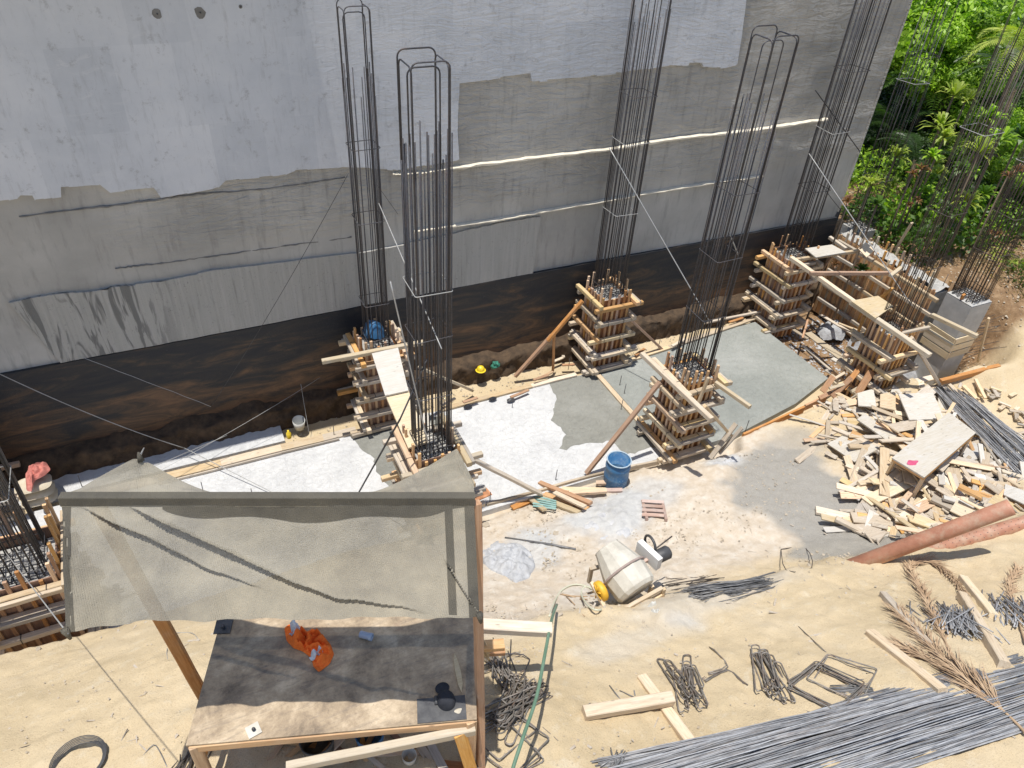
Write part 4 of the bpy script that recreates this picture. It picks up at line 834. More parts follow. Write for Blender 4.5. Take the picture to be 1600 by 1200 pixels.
# planks nailed to the right side of the table
def side_plank(a, b_, z0_, z1_, w_, t_, mm, lab): timber('timber_plank', P(*a, z0_), P(*b_, z1_), w_, t_, mm, label=lab, cat='plank')
side_plank((742, 977), (862, 984), 3.55, 3.5, .14, .1, 'wood_pale', 'thick pale plank sticking out right from behind the work table')
side_plank((742, 1011), (788, 1007), 3.9, 3.9, .11, .06, 'wood_new', 'short plank stub right of the table, below the thick pale plank')
side_plank((744, 1020), (789, 1018), 3.6, 3.6, .07, .06, 'wood_orange', 'shorter orange stub just under the plank stub at the table')
br_ = thing('broom', P(750, 1010, 4.0), 'worn fibre brush head hanging at the right edge of the table', 'broom')
for i in range(60):
    a0 = P(747+random.uniform(-3, 3), 990, 4.1); b0 = P(752+random.uniform(-13, 14), 1028+random.uniform(-7, 5), 3.75+random.uniform(-.05, .05)); put('bristle', MB().tube([a0, a0.lerp(b0, .5)+Vector((random.uniform(-.02, .02), 0, .02)), b0], .004, 3), 'rope_tan', Matrix(), br_)
# clutter in the shade under the table
for i, (u, v_, s_, mm, lab) in enumerate([(500, 1178, .16, 'dark_metal', 'dark bucket in the shade under the table'), (580, 1165, .14, 'blue_plastic', 'dark blue pail under the table'), (640, 1190, .07, 'cream_paint', 'pale tin under the table front')]):
    g_ = G(u, v_); putw('bucket', MB().lathe([(0, .01), (s_*.8, .01), (s_, s_*1.9), (s_*.93, s_*1.9), (s_*.75, .03), (0, .03)], 20, Matrix.Translation(g_)), mm, label=lab, cat='bucket')
for i in range(16):
    u, v_ = random.uniform(430, 700), random.uniform(1160, 1198); g_ = G(u, v_, .03); a = random.uniform(0, 3.1); d_ = Vector((math.cos(a), math.sin(a), random.uniform(-.05, .15)))*random.uniform(.1, .3)
    timber('scrap_board', g_-d_, g_+d_, random.choice((.05, .08)), .03, random.choice(('wood_grey', 'wood_panel', 'wood_new')), label='scrap stick in the shade under the work table', cat='stick', group='scrap sticks under the work table')

# ============================================================ ROPES AND STRAPS
def rope(name, a, b_, sag, r_, mm, lab, cat='rope', n_=14, wob=0.): 
    return putw(name, MB().tube(sagline(a, b_, sag, n_, wob), r_, 5), mm, label=lab, cat=cat)
rope('tie_wire', W(592, 318, 11.8), P(690, 545, 4.2), 0, .010, 'wire', 'pale twisted wire running from the wall-side rebar to the nearest column', 'wire')
rope('strap', P(625, 655, 3.0), P(557, 776, .1), 0, .016, 'black_strap', 'black strap slanting down left from the nearest rebar column', 'strap')
rope('strap', P(512, 980-430, 3.0) if False else P(668, 560, 3.6), P(625, 655, 3.0), 0, .014, 'black_strap', 'upper end of the black strap inside the nearest rebar column', 'strap')
rope('tie_wire', P(610, 440, 5.2), P(668, 690, 2.4), 0, .012, 'wire', 'long pale bar crossing the nearest rebar column', 'wire')
rope('tie_wire', W(952, 231, 12.1), P(1108, 501, 2.4), .0, .012, 'wire', 'white guy wire from the wall-side rebar down to the column behind the barrel', 'wire')
rope('tie_wire', W(1264, 240, 12.0), P(1425, 478, 2.3), .0, .012, 'wire', 'white guy wire running from the right rebar down to the pit form', 'wire')
rope('strap', W(1274, 141, 12.0), W(1343, 236, 12.3), .0, .012, 'black_strap', 'black strap across the upper part of the right rebar column', 'strap')
rope('strap', W(1343, 236, 12.3), W(1352, 262, 12.5), .0, .009, 'black_strap', 'loose tail of the black strap by the wall edge', 'strap')
rope('tie_wire', W(1140, 365, 9.2), W(1155, 402, 9.2), .0, .012, 'wire', 'short white wire end hanging on the column behind the barrel', 'wire')
rope('tie_wire', W(1285, 290, 12.2), W(1320, 335, 12.4), .02, .008, 'black_strap', 'thin dark cord below the right guy wire', 'cord')
rope('cord', W(-20, 575, 12.5), P(288, 700, .25), .12, .008, 'wire', 'pale cord crossing the tarred wall down to the cloth corner', 'cord')
rope('cord', P(288, 700, .25), P(445, 779, .05), .0, .008, 'wire', 'pale cord lying across the white slab', 'cord')
rope('cord', W(120, 555, 12.8), P(330, 635, 1.1), .0, .005, 'wire', 'faint cord on the tarred wall left of the middle', 'cord', 10, .01)
rope('cord', P(238, 730, .6), P(355, 680, .3), .0, .006, 'wire', 'thin cord tied behind the left cloth peak', 'cord')
rope('cord', P(245, 738, .5), P(500, 590, .9), .05, .004, 'wire', 'thin cord from the cloth peak up towards the column form', 'cord')
rope('cord', W(545, 270, 12.3), W(330, 635, 12.7), .1, .005, 'dark_metal', 'slack dark cord hanging in front of the wall left of the rebar', 'cord')
rope('cord', W(470, 600, 12.5), P(483, 678, 0), .0, .005, 'wire', 'thin upright cord by the white bucket', 'cord')
rope('cord', PL, W(225, 700, 8), .0, .008, 'wire', 'short cord end at the left cloth peak', 'cord')
rope('cord', W(590, 290, 12.2), W(622, 335, 12.4), .0, .005, 'dark_metal', 'dark cord right of the left rebar column', 'cord')
rope('guy_rope', P(106, 990, 5.75), P(0, 858, 2.3) if False else P(8, 862, 2.6), .0, .0055, 'wire', 'grey guy rope from the left cloth corner to the big form', 'rope')

# ============================================================ SMALL THINGS AT THE WALL
g_ = P(468, 668, 0); bk = MB().lathe([(0, .01), (.10, .01), (.13, .26), (.12, .26), (.09, .03), (0, .03)], 20, Matrix.Translation(g_)@Matrix.Rotation(R_(14), 4, 'X')); putw('bucket', bk, 'white_plastic', label='small white bucket standing on the plank at the wall', cat='bucket')
bt_ = MB().lathe([(0, 0), (.045, 0), (.05, .02), (.05, .13), (.02, .17), (.02, .2), (0, .2)], 14, Matrix.Translation(P(452, 684, .03))); putw('bottle', bt_, 'yellow_hat', label='yellow bottle beside the white bucket', cat='bottle')
def onwall(u, v_, y=12.5): return W(u, v_, y)
hat = thing('hard_hat', onwall(751, 575), 'yellow hard hat resting on the soil ledge at the black wall', 'hard hat'); hm = Matrix.Translation(onwall(751, 578, 12.40))@Matrix.Scale(.75, 4)
put('shell', MB().lathe([(.125, 0), (.12, .05), (.1, .1), (.06, .135), (0, .15)], 20, hm), 'yellow_hat', Matrix(), hat); put('brim', MB().lathe([(.16, -.005), (.12, .012), (.118, 0), (.155, -.015)], 20, hm), 'yellow_hat', Matrix(), hat)
gc = onwall(775, 572, 12.40); jk = MB()
ps = [(gc.x+.17*math.cos(a)*random.uniform(.6, 1.1)*.75, gc.z+.15*math.sin(a)*random.uniform(.7, 1.1)) for a in np.arange(0, 6.28, .45)]
pt = patch(ps, lambda x, y, q_: (.05+.22*abs(float(fbm(np.array([x*11]), np.array([y*11]), 3)[0])))*(1-q_**3), 10, 44); pt.v = [(v_[0], 12.44-v_[2]*.7, v_[1]) for v_ in pt.v]
putw('jacket', pt, 'green_cloth', label='crumpled green jacket hanging by the yellow hard hat', cat='jacket')
for (u, v_, mm, lab) in ((731, 634, 'black_cloth', 'black boot on the planks below the hard hat'), (770, 622, 'black_cloth', 'black glove on the planks below the green jacket'), (798, 624, 'dark_metal', 'dark tool lying on the planks by the brace foot')):
    c_ = P(u, v_, .08); putw('work_item', patch([(c_.x+.12*math.cos(a)*random.uniform(.6, 1.1), c_.y+.06*math.sin(a)) for a in np.arange(0, 6.28, .4)], lambda x, y, q_: .06+.05*(1-q_**2), 6, 24), mm, label=lab, cat='boot' if 'boot' in lab else 'glove' if 'glove' in lab else 'tool')
for i, (u, v_, a, s_) in enumerate([(872, 562, .2, .3), (880, 555, 1.2, .2), (888, 570, -.3, .3), (855, 585, .3, .35), (700, 628, .3, .4), (812, 615, .2, .5), (1000, 550, .4, .4), (1150, 500, .1, .5), (845, 590, .1, .4), (1060, 535, .3, .5), (980, 558, .5, .2), (735, 625, .1, .35)]):
    c_ = P(u, v_, .07+.01*i); d_ = Vector((math.cos(a), math.sin(a), 0))*s_/2; timber('scrap_board', c_-d_, c_+d_, .07, .03, random.choice(('wood_new', 'wood_pale', 'wood_orange')), label='loose stick on the strip at the wall foot', cat='stick', group='loose sticks at the wall foot')
sk = [(562, 530), (566, 518), (585, 513), (603, 518), (606, 530), (590, 535)]
cs = P(585, 520, 2.05); putw('sack', patch([(cs.x+.23*math.cos(a), cs.y+.23*math.sin(a)+.05) for a in np.arange(0, 6.28, .4)], lambda x, y, q_: 2.0+.3*(1-q_**3)+.1*float(fbm(np.array([x*8]), np.array([y*8]), 2)[0]), 10, 36), 'blue_plastic', label='dark blue sack between the bars on top of the wall-side form', cat='sack')
put('shovel_blade', MB().box(P(655, 698, 2.0), (.05, .05, .05)), 'white_plastic') if False else None

# ============================================================ BARREL
ba = thing('barrel', G(960, 757), 'open blue plastic barrel standing at the front edge of the white slab', 'barrel'); bm_ = Matrix.Translation(G(960, 757))
Rb = .235; Hb = .68
m = M['blue_plastic']; kk = NB(m.node_tree)
put('barrel_body', MB().lathe([(0, .01), (Rb*.9, .01), (Rb*.97, .04), (Rb, .12), (Rb*1.0, .24), (Rb*1.03, .26), (Rb*1.03, .30), (Rb, .32), (Rb, .48), (Rb*1.03, .5), (Rb*1.03, .54), (Rb*.99, .56), (Rb*.97, Hb), (Rb*.93, Hb), (Rb*.93, .1), (0, .1)], 36, bm_), 'blue_plastic', Matrix(), ba)
simple('blue_worn', (.30, .40, .48), (.45, .55, .62), .6, 0, 30, 0)
put('rim', MB().tube([bm_@Vector((Rb*.98*math.cos(a), Rb*.98*math.sin(a), Hb)) for a in np.arange(0, 6.28, .2)], .013, 8, True), 'blue_worn', Matrix(), ba)
mk = MB()   # faint worn lettering panel on the side: broken strokes
for i in range(26):
    a = R_(-112+random.uniform(-1, 1)+(i % 9)*6.); z_ = .17+.05*(i//9)+random.uniform(-.01, .01); p = bm_@Vector((Rb*1.004*math.cos(a), Rb*1.004*math.sin(a), z_+.03)); q_ = bm_@Vector((Rb*1.004*math.cos(a+.05*random.uniform(-1, 1)), Rb*1.004*math.sin(a+.05), z_+random.choice((0, .055)))); mk.tube([p, q_], .004, 3)
put('worn_print', mk, 'blue_worn', Matrix(), ba)
put('water', MB().lathe([(0, .35), (Rb*.925, .35)], 30, bm_), 'dark_water', Matrix(), ba)

# ============================================================ CONCRETE MIXER
mc = G(972, 938)+Vector((0, 0, .02)); mx = thing('concrete_mixer', mc, 'small cream concrete mixer with yellow gear lying tilted on the sand', 'mixer')
ax = Vector((-.16, .93, .28)).normalized(); q_ = ax.to_track_quat('Z', 'X').to_matrix().to_4x4(); DC = mc+Vector((-.02, .08, .55)); q_.translation = DC
put('drum', MB().lathe([(0, -.33), (.27, -.33), (.31, -.28), (.33, -.04), (.335, .0), (.325, .03), (.20, .40), (.205, .415), (.19, .415), (.18, .38), (.3, .02), (0, -.2)], 12, q_, False), 'cream_paint', Matrix(), mx)
put('drum_rib', MB().tube([q_@Vector((.34*math.cos(a), .34*math.sin(a), 0)) for a in np.arange(0, 6.28, .18)], .018, 6, True), 'wood_red', Matrix(), mx)
xx = (q_.to_3x3()@Vector((1, 0, 0))); xx = Vector((1, .05, .12)).normalized()
ctrl = DC-xx*.40
put('gear', MB().lathe([(0, -.05), (.13, -.05), (.15, -.03), (.15, .03), (.13, .05), (.05, .06), (0, .06)], 20, Matrix.Translation(ctrl+Vector((0, -.05, -.1)))@xx.to_track_quat('Z', 'Y').to_matrix().to_4x4()), 'yellow_paint', Matrix(), mx)
for i in range(8):
    a = i*math.pi/4; put('gear_spoke', MB().tube([ctrl+Vector((-.065, -.05, -.1)), ctrl+Vector((-.065, -.05+.12*math.cos(a), -.1+.12*math.sin(a))), ], .012, 5), 'yellow_paint', Matrix(), mx)
timber('yoke', ctrl+Vector((.06, -.03, -.02)), DC+xx*.42, .05, .05, 'wood_red', mx)
pr_ = DC+xx*.44
put('guard_cover', MB().box(pr_+Vector((0, .03, .06)), (.09, .42, .22), Matrix.Rotation(R_(12), 3, 'Z')), 'white_paint', Matrix(), mx)
put('motor', MB().lathe([(0, -.13), (.09, -.13), (.1, -.1), (.1, .1), (.07, .13), (0, .13)], 18, Matrix.Translation(pr_+Vector((.2, -.02, .02)))@Matrix.Rotation(R_(80), 4, 'Y')), 'dark_metal', Matrix(), mx)
put('pulley', MB().tube([pr_+Vector((.1, .16+.13*math.cos(a), .10+.13*math.sin(a))) for a in np.arange(0, 6.28, .3)], .02, 6, True), 'dark_metal', Matrix(), mx)
put('handle', MB().tube([pr_+Vector((.1, .05, .1)), pr_+Vector((.48, .16, .1))], .012, 6), 'rebar_rust', Matrix(), mx)
fz = -.50
for (a, b_) in (((-.42, -.50, fz+.20), (.42, -.42, fz+.30)), ((-.42, -.50, fz+.18), (-.46, .1, fz+.38)), ((-.40, -.46, fz+.32), (.40, -.40, fz+.42)), ((-.42, -.5, fz-.05), (-.42, -.5, fz+.34)), ((.42, -.42, fz-.05), (.42, -.42, fz+.42)), ((.36, -.36, fz+.02), (-.3, -.42, fz+.06)), ((.3, -.3, fz), (.3, -.3, fz+.4)), ((-.36, -.38, fz-.02), (-.36, -.38, fz+.3)), ((.25, .3, fz), (.25, .3, fz+.3)), ((-.3, .35, fz), (-.3, .35, fz+.32)), ((-.3, .35, fz+.3), (.25, .3, fz+.3))):
    timber('frame_bar', DC+Vector(a), DC+Vector(b_), .055, .05, 'wood_pale', mx)
# hoses
def gline(px, dz=.02): return [G(u, v_, dz if not isinstance(dz, (list, tuple)) else dz[i]) for i, (u, v_) in enumerate(px)]
def smooth_line(pts, k_=4):
    out = []
    for i in range(len(pts)-1):
        p0 = pts[max(0, i-1)]; p1 = pts[i]; p2 = pts[i+1]; p3 = pts[min(len(pts)-1, i+2)]
        for j in range(k_): t_ = j/k_; out.append(.5*((2*p1)+(p2-p0)*t_+(2*p0-5*p1+4*p2-p3)*t_*t_+(3*p1-p0-3*p2+p3)*t_**3))
    return out+[pts[-1]]
putw('hose', MB().tube(smooth_line(gline([(858, 965), (868, 938), (880, 922), (900, 915), (925, 922), (945, 940), (938, 955), (920, 950), (908, 930), (915, 918), (935, 925)], .03)), .014, 6), 'hose_beige', label='pale hose curling on the sand beside the mixer', cat='hose')
hp = [P(870, 945, 2.2), P(862, 968, 3.3), P(850, 1030, 3.75), P(838, 1090, 3.9), P(818, 1150, 4.0), P(800, 1205, 4.0), P(786, 1260, 4.0)]
putw('hose', MB().tube(smooth_line(hp), .019, 6), 'hose_green', label='green hose stretched above the sand right of the table', cat='hose')
for a in ((700+115, 60),): pass
# wet mortar heap behind the cloth, rubble, paving
def heap(px, h_, mm, lab, amp=.12, fr=7, name='mortar_heap', cat='mortar heap'):
    ps = [G(*q_) for q_ in px]; return putw(name, patch([(p.x, p.y) for p in ps], lambda x, y, q_: hg(x, y)-.02+h_*(1-q_**2)+amp*float(fbm(np.array([x*fr]), np.array([y*fr]), 4)[0])*(1-q_**4)+(.03 if q_ < .98 else -.02), 22, 90), mm, label=lab, cat=cat)
heap([(752, 860), (775, 845), (810, 850), (832, 865), (838, 885), (828, 903), (806, 913), (790, 903), (765, 893), (753, 880)], .16, 'cement_mortar', 'wet grey mortar heap on the sand right of the shade cloth', .22, 5)
heap([(905, 800), (930, 785), (970, 792), (1000, 812), (985, 840), (950, 855), (920, 845), (900, 825)], .07, 'cement_lump', 'dried pale cement spill in front of the barrel', .12)
heap([(1128, 722), (1150, 712), (1152, 722), (1135, 732), (1112, 738), (1105, 728)], .06, 'cement_lump', 'small dried cement spill at the slab corner behind the barrel', .1)
# lumber by the barrel
sp = 'plank in the small lumber pile in front of the blue barrel'
for (a, b_, w_, t_, mm, z_) in [((838, 772), (918, 800), .12, .08, 'wood_new', .02), ((842, 763), (922, 796), .1, .06, 'wood_orange', .13), ((832, 778), (905, 806), .12, .06, 'wood_yellow', .05), ((868, 770), (945, 772), .12, .09, 'wood_yellow', .04), ((888, 780), (946, 776), .1, .07, 'wood_new', .13), ((930, 762), (958, 761), .1, .06, 'wood_new', .1), ((865, 782), (912, 805), .1, .04, 'wood_pale', .2), ((800, 798), (832, 784), .12, .04, 'wood_orange', .05), ((828, 786), (850, 804), .1, .04, 'wood_yellow', .1), ((925, 770), (972, 769), .09, .05, 'wood_red', .03), ((812, 786), (832, 778), .08, .04, 'wood_new', .1)]:
    timber('timber_plank', G(*a, z_+t_/2), G(*b_, z_+t_/2), w_, t_, mm, label=sp, cat='plank', group='planks of the lumber pile by the barrel')
for i in range(5): timber('plastic_strip', G(832, 781+4*i, .12), G(868, 790+3*i, .12), .04, .012, 'teal_plastic', label='pale teal strip among the planks by the barrel', cat='strip', group='teal strips in the lumber pile')
putw('clay_block', MB().box(G(751, 783, .1), (.38, .2, .17), Matrix.Rotation(R_(8), 3, 'Z')), 'brick_clay', label='orange clay block at the slab edge beside the shade cloth', cat='block')
pt_ = thing('pallet', G(1020, 800), 'small pinkish slatted pallet lying on the sand right of the cement spill', 'pallet')
for i in range(4): timber('slat', G(1002, 788+7*i, .09), G(1036, 790+7*i, .09), .075, .02, 'wood_red', pt_)
timber('runner', G(1003, 786, .05), G(1010, 815, .05), .05, .06, 'wood_red', pt_); timber('runner', G(1034, 788, .05), G(1040, 816, .05), .05, .06, 'wood_red', pt_)
putw('steel_bar', MB().tube([G(789, 842, .03), G(860, 853, .04), G(899, 860, .03)], .02, 6), 'rebar_grey', label='lone steel bar lying on the sand in front of the lumber pile', cat='rebar')

# ============================================================ PIPES
def pipe(a, b_, r_, lab, holes=0, name='drain_pipe'):
    a = Vector(a); b_ = Vector(b_); th = thing(name, a.lerp(b_, .5), lab, 'pipe', 'orange drain pipes'); d_ = (b_-a).normalized(); mw = d_.to_track_quat('Z', 'Y').to_matrix().to_4x4(); mw.translation = a; L = (b_-a).length
    put('pipe_wall', MB().lathe([(r_*.86, 0), (r_, 0), (r_, L*.985), (r_*1.0, L), (r_*.86, L), (r_*.86, 0)], 32, mw), 'pvc', Matrix(), th)
    hb_ = MB()
    for i in range(holes):
        for a_ in (0, 1, 2): ang = 1.4+a_*.5; zz = L*(.15+.83*i/holes); c_ = mw@Vector((r_*1.002*math.cos(ang), r_*1.002*math.sin(ang), zz+a_*.03)); o_ = (mw.to_3x3()@Vector((math.cos(ang), math.sin(ang), 0))); hb_.tube([c_-o_*.01, c_+o_*.003], .007, 5)
    if holes: put('drain_hole', hb_, 'dark_metal', Matrix(), th, kind='stuff')
    return th
pa = P(1285, 902, 1.2); pb = P(1580, 792, 2.95)
pipe(pa, pb, .118, 'orange drain pipe with its open end at the right, lying on the ridge')
pipe(P(1372, 885, 1.3), P(1660, 800, 2.05), .12, 'perforated orange drain pipe behind the open-ended one', 22)
pipe(P(1470, 872, 1.3), P(1700, 820, 1.95), .12, 'lowest orange drain pipe, mostly hidden at the right edge')

# ============================================================ LOOSE TIMBER ON THE SAND
def L(name, a, b_, w_, t_, mm, lab, cat='timber', za=0., zb=0.): timber(name, G(*a, t_/2+za), G(*b_, t_/2+zb), w_, t_, mm, label=lab, cat=cat)
L('timber_beam', (911, 1120), (1046, 1104), .13, .10, 'wood_pale', 'pale beam with a dark front face lying on another beam on the sand', za=.02, zb=.12)
L('timber_beam', (1002, 1062), (1080, 1168), .12, .09, 'wood_pale', 'pale beam running under the crossing beam on the sand')
L('timber_beam', (1357, 993), (1470, 1085), .12, .10, 'wood_pale', 'pale beam on the sand left of the dry palm fronds')
L('timber_beam', (1378, 932), (1448, 1012), .10, .09, 'wood_grey', 'grey beam on the sand behind the dry palm fronds')
L('timber_beam', (1500, 935), (1565, 1045), .12, .12, 'wood_pale', 'tall pale beam right of the pile of cut rods')
L('timber_log', (1502, 907), (1550, 968), .12, .10, 'wood_yellow', 'rounded yellowish timber at the right behind the pale beam', 'log')
for (a, b_) in (((825+135-10, 1050), (970, 1072)), ((952, 1072), (972, 1098)), ((968, 1080), (990, 1090)), ((1003, 1050), (1020, 1060)), ((906, 1112), (922, 1100)), ((988, 1068), (992, 1088))):
    putw('steel_offcut', MB().tube([G(*a, .01), G(*b_, .012)], .008, 5), 'rebar_grey', label='short steel offcut lying on the sand by the crossed beams', cat='offcut', group='steel offcuts by the crossed beams')
# ============================================================ SCRAP WOOD PILE
poly = [(1268, 705), (1290, 640), (1345, 610), (1420, 606), (1475, 606), (1520, 640), (1535, 700), (1600, 735), (1600, 800), (1530, 820), (1430, 850), (1360, 855), (1325, 815), (1345, 775), (1320, 735)]
def inpoly(u, v_, pl):
    c_ = False
    for (x1, y1), (x2, y2) in zip(pl, pl[1:]+pl[:1]):
        if (y1 > v_) != (y2 > v_) and u < (x2-x1)*(v_-y1)/(y2-y1)+x1: c_ = not c_
    return c_
r = random.Random(77); cnt = 0
while cnt < 270:
    u, v_ = r.uniform(1260, 1600), r.uniform(600, 860)
    if not inpoly(u, v_, poly): continue
    hm_ = .5*math.exp(-(((u-1435)/90)**2+((v_-715)/75)**2))
    z_ = .02+hm_*r.random()**.6; g_ = G(u, v_, z_); L_ = round(r.choice((.35, .5, .6, .75, .9, 1.1, 1.3, 1.5)), 2); w_ = r.choice((.07, .09, .1, .13, .18, .26)); t_ = r.choice((.018, .02, .025, .03, .06))
    a = r.choice((r.gauss(-.75, .35), r.gauss(.55, .35), r.uniform(0, 3.14))); d_ = Vector((math.cos(a), math.sin(a), r.gauss(0, .13)))*L_/2
    mm = r.choice(('wood_pale', 'wood_grey', 'wood_grey', 'wood_pale', 'ply_cement', 'wood_new', 'wood_yellow', 'wood_pale'))
    timber('scrap_board', g_-d_, g_+d_, w_, t_, mm, roll=r.gauss(0, .25), label='offcut board in the big heap of scrap wood at the right', cat='board', group='offcut boards of the scrap wood heap'); cnt += 1
for i in range(42):
    u, v_ = r.uniform(1490, 1600), r.uniform(610, 720); g_ = G(u, v_, .09); a = r.uniform(0, 3.1); L_ = r.choice((.15, .25, .35)); d_ = Vector((math.cos(a), math.sin(a), r.gauss(0, .1)))*L_/2
    timber('scrap_board', g_-d_, g_+d_, r.choice((.06, .09)), .035, r.choice(('wood_pale', 'wood_yellow', 'wood_grey')), label='small wood offcut lying on the blue-grey rebar at the right edge', cat='board', group='offcuts on the blue-grey rebar')
ub = MB(); c2 = 0
while c2 < 200:
    u, v_ = r.uniform(1260, 1600), r.uniform(600, 860)
    if not inpoly(u, v_, poly): continue
    g_ = G(u, v_, .015+.12*r.random()); L_ = r.uniform(.12, .55); a = r.uniform(0, 3.14)
    ub.box(g_, (L_, r.choice((.03, .05, .09, .13)), .018), Matrix.Rotation(a, 3, 'Z')@Matrix.Rotation(r.gauss(0, .15), 3, 'Y')@Matrix.Rotation(r.gauss(0, .3), 3, 'X')); c2 += 1
put('wood_splinters', ub, 'wood_grey', kind='stuff')
lt = MB()
for i in range(0, 900, 2):
    u, v_ = (r.uniform(760, 1330), r.uniform(770, 960)) if i < 420 else (r.uniform(0, 1600), r.uniform(960, 1200)) if i < 760 else (r.uniform(1230, 1420), r.uniform(600, 700))
    g_ = G(u, v_, .012)
    if g_.x > 16 or g_.z < .02: continue
    L_ = r.choice((.03, .05, .08, .15)); a = r.uniform(0, 3.14); lt.box(g_, (L_, r.choice((.006, .012, .025)), .006), Matrix.Rotation(a, 3, 'Z')@Matrix.Rotation(r.gauss(0, .2), 3, 'Y'))
put('litter', lt, 'wood_grey', kind='stuff')
def gs(px, zs, th_, mm, lab): sheet('plywood_sheet', [G(u, v_, z_) for (u, v_), z_ in zip(px, zs)], th_, mm, lab, 'plywood')
gs([(1391, 643), (1444, 640), (1460, 682), (1407, 684)], (.5, .5, .5, .5), .03, 'ply_cement', 'near-square smeared plywood sheet on top of the scrap heap')
gs([(1290, 700), (1322, 686), (1368, 714), (1330, 733)], (.12, .2, .25, .2), .03, 'ply_cement', 'slanted plywood sheet at the left edge of the scrap heap')
gs([(1332, 672), (1343, 662), (1392, 700), (1382, 712)], (.3, .3, .35, .35), .03, 'ply_cement', 'narrow smeared strip between the two sheets of the scrap heap')
gs([(1335, 625), (1360, 618), (1362, 652), (1334, 650)], (.2, .2, .3, .3), .025, 'ply_cement', 'pale small sheet at the far left of the scrap heap')
gs([(1368, 632), (1392, 628), (1390, 660), (1366, 655)], (.3, .3, .35, .35), .03, 'wood_pale', 'second small sheet left of the near-square one')
gs([(1493, 708), (1517, 703), (1536, 722), (1502, 735)], (.2, .2, .2, .2), .02, 'ply_cement', 'thin pale sheet right of the low bench board')
gs([(1328, 832), (1337, 819), (1380, 840), (1370, 851)], (.08, .1, .12, .08), .03, 'wood_pale', 'pale board at the front left corner of the scrap heap')
gs([(1565, 765), (1600, 778), (1600, 800), (1562, 782)], (.15, .15, .15, .15), .02, 'ply_cement', 'pale sheet at the right edge above the pipes')
for (a, b_, w_, t_, z_, mm, lab) in [((1402, 820), (1526, 738), .13, .03, .18, 'wood_yellow', 'long yellow plank crossing under the bench board'), ((1350, 785), (1425, 838), .1, .03, .15, 'wood_yellow', 'yellow plank at the front of the scrap heap'), ((1380, 690), (1412, 730), .13, .03, .3, 'wood_pale', 'pale plank lying against the near-square sheet'), ((1450, 660), (1538, 660), .06, .04, .3, 'wood_pale', 'long thin pale stick reaching right from the scrap heap'), ((1520, 725), (1590, 770), .1, .04, .1, 'wood_pale', 'pale plank on the rebar right of the bench'), ((1512, 790), (1524, 745), .08, .06, .12, 'wood_grey', 'grey stump standing near the pipes'), ((1478, 610), (1503, 633), .1, .05, .15, 'wood_pale', 'pale block on the far end of the blue-grey rebar'), ((1500, 612), (1520, 632), .1, .05, .15, 'wood_pale', 'second pale block on the far end of the rebar'), ((1520, 600), (1535, 630), .08, .05, .12, 'wood_pale', 'third pale block on the far end of the rebar')]:
    L('timber_plank', a, b_, w_, t_, mm, lab, 'plank', z_, z_)
# bench-like form board
bc = thing('form_bench', G(1435, 770), 'low bench-like form board with a smeared top and a pink rag near its end', 'bench')
cs4 = [G(1458, 689, .80), G(1498, 722, .78), G(1420, 790, .72), G(1372, 758, .72)]
b_ = MB(); ps = [Vector(c_) for c_ in cs4]; dn = Vector((0, 0, -.03)); b_.add(ps+[p+dn for p in ps], [(0, 1, 2, 3), (7, 6, 5, 4), (0, 4, 5, 1), (1, 5, 6, 2), (2, 6, 7, 3), (3, 7, 4, 0)]); put('bench_top', b_, 'ply_cement', Matrix(), bc)
cc_ = sum(ps, Vector())/4
for i in range(4):
    a = cc_.lerp(ps[i], .95)-Vector((0, 0, .06)); e_ = cc_.lerp(ps[(i+1) % 4], .95)-Vector((0, 0, .06)); timber('side_rail', a, e_, .035, .08, 'wood_new', bc)
    p = cc_.lerp(ps[i], .9); timber('leg', (p.x, p.y, hg(p.x, p.y)), (p.x, p.y, p.z-.03), .07, .05, 'wood_pale', bc)
pc_ = ps[3].lerp(ps[2], .45).lerp(cc_, .16); pc_.z = .5+hg(pc_.x, pc_.y)
rg = ps[3]*.42+ps[2]*.42+cc_*.16
putw('rag', patch([(rg.x+.13*math.cos(a)*(1+.25*math.sin(3*a+1)), rg.y+.07*math.sin(a)*(1+.35*math.cos(4*a))) for a in np.arange(0, 6.28, .4)], lambda x, y, q_: rg.z+.005+.03*(1-q_**2), 6, 24), 'pink_cloth', label='pink rag lying on the near end of the bench board', cat='rag')

# ============================================================ REBAR STOCKS
def bars(n_, pa, pb, spread, r_, mm, lab, grp, cat='rebar', dz=.06, name='rebar', jl=.1, sag=0):
    pa = Vector(pa); pb = Vector(pb); d_ = (pb-pa); side = Vector((-d_.y, d_.x, 0)).normalized(); me_ = []
    for i in range(5):
        L_ = d_.length*(1+random.uniform(-jl, jl)); ps = [Vector((-L_/2+L_*j/10, .012*math.sin(j*1.3+i*2)+.01*random.uniform(-1, 1), .004*math.sin(j*1.9+i))) for j in range(11)]
        me_.append(MB().tube(ps, r_, 5).mesh(name)); me_[-1].materials.append(M[mm])
    for i in range(n_):
        f_ = (i+.5)/n_-.5+random.uniform(-.02, .02); off = side*spread*f_; a = pa+off; b_ = pb+off*random.uniform(.85, 1.1)+side*random.uniform(-.04, .04)
        c_ = (a+b_)/2+d_.normalized()*random.uniform(-jl, jl)*.5
        layer = dz*(1-(2*f_)**2)*random.random()
        za = max(hg(a.x, a.y), 0)+r_+layer; zb = max(hg(b_.x, b_.y), 0)+r_+layer+.01; zc = hg(c_.x, c_.y)+r_+layer
        a.z = za; b_.z = zb; lift = max(0, zc-(za+zb)/2); a.z += lift; b_.z += lift
        o = put(name, me_[i % 5], None, frame(a, b_, random.uniform(0, 6)), label=lab, cat=cat, group=grp)
        o.matrix_basis.translation = c_.xy.to_3d()+Vector((0, 0, (a.z+b_.z)/2))
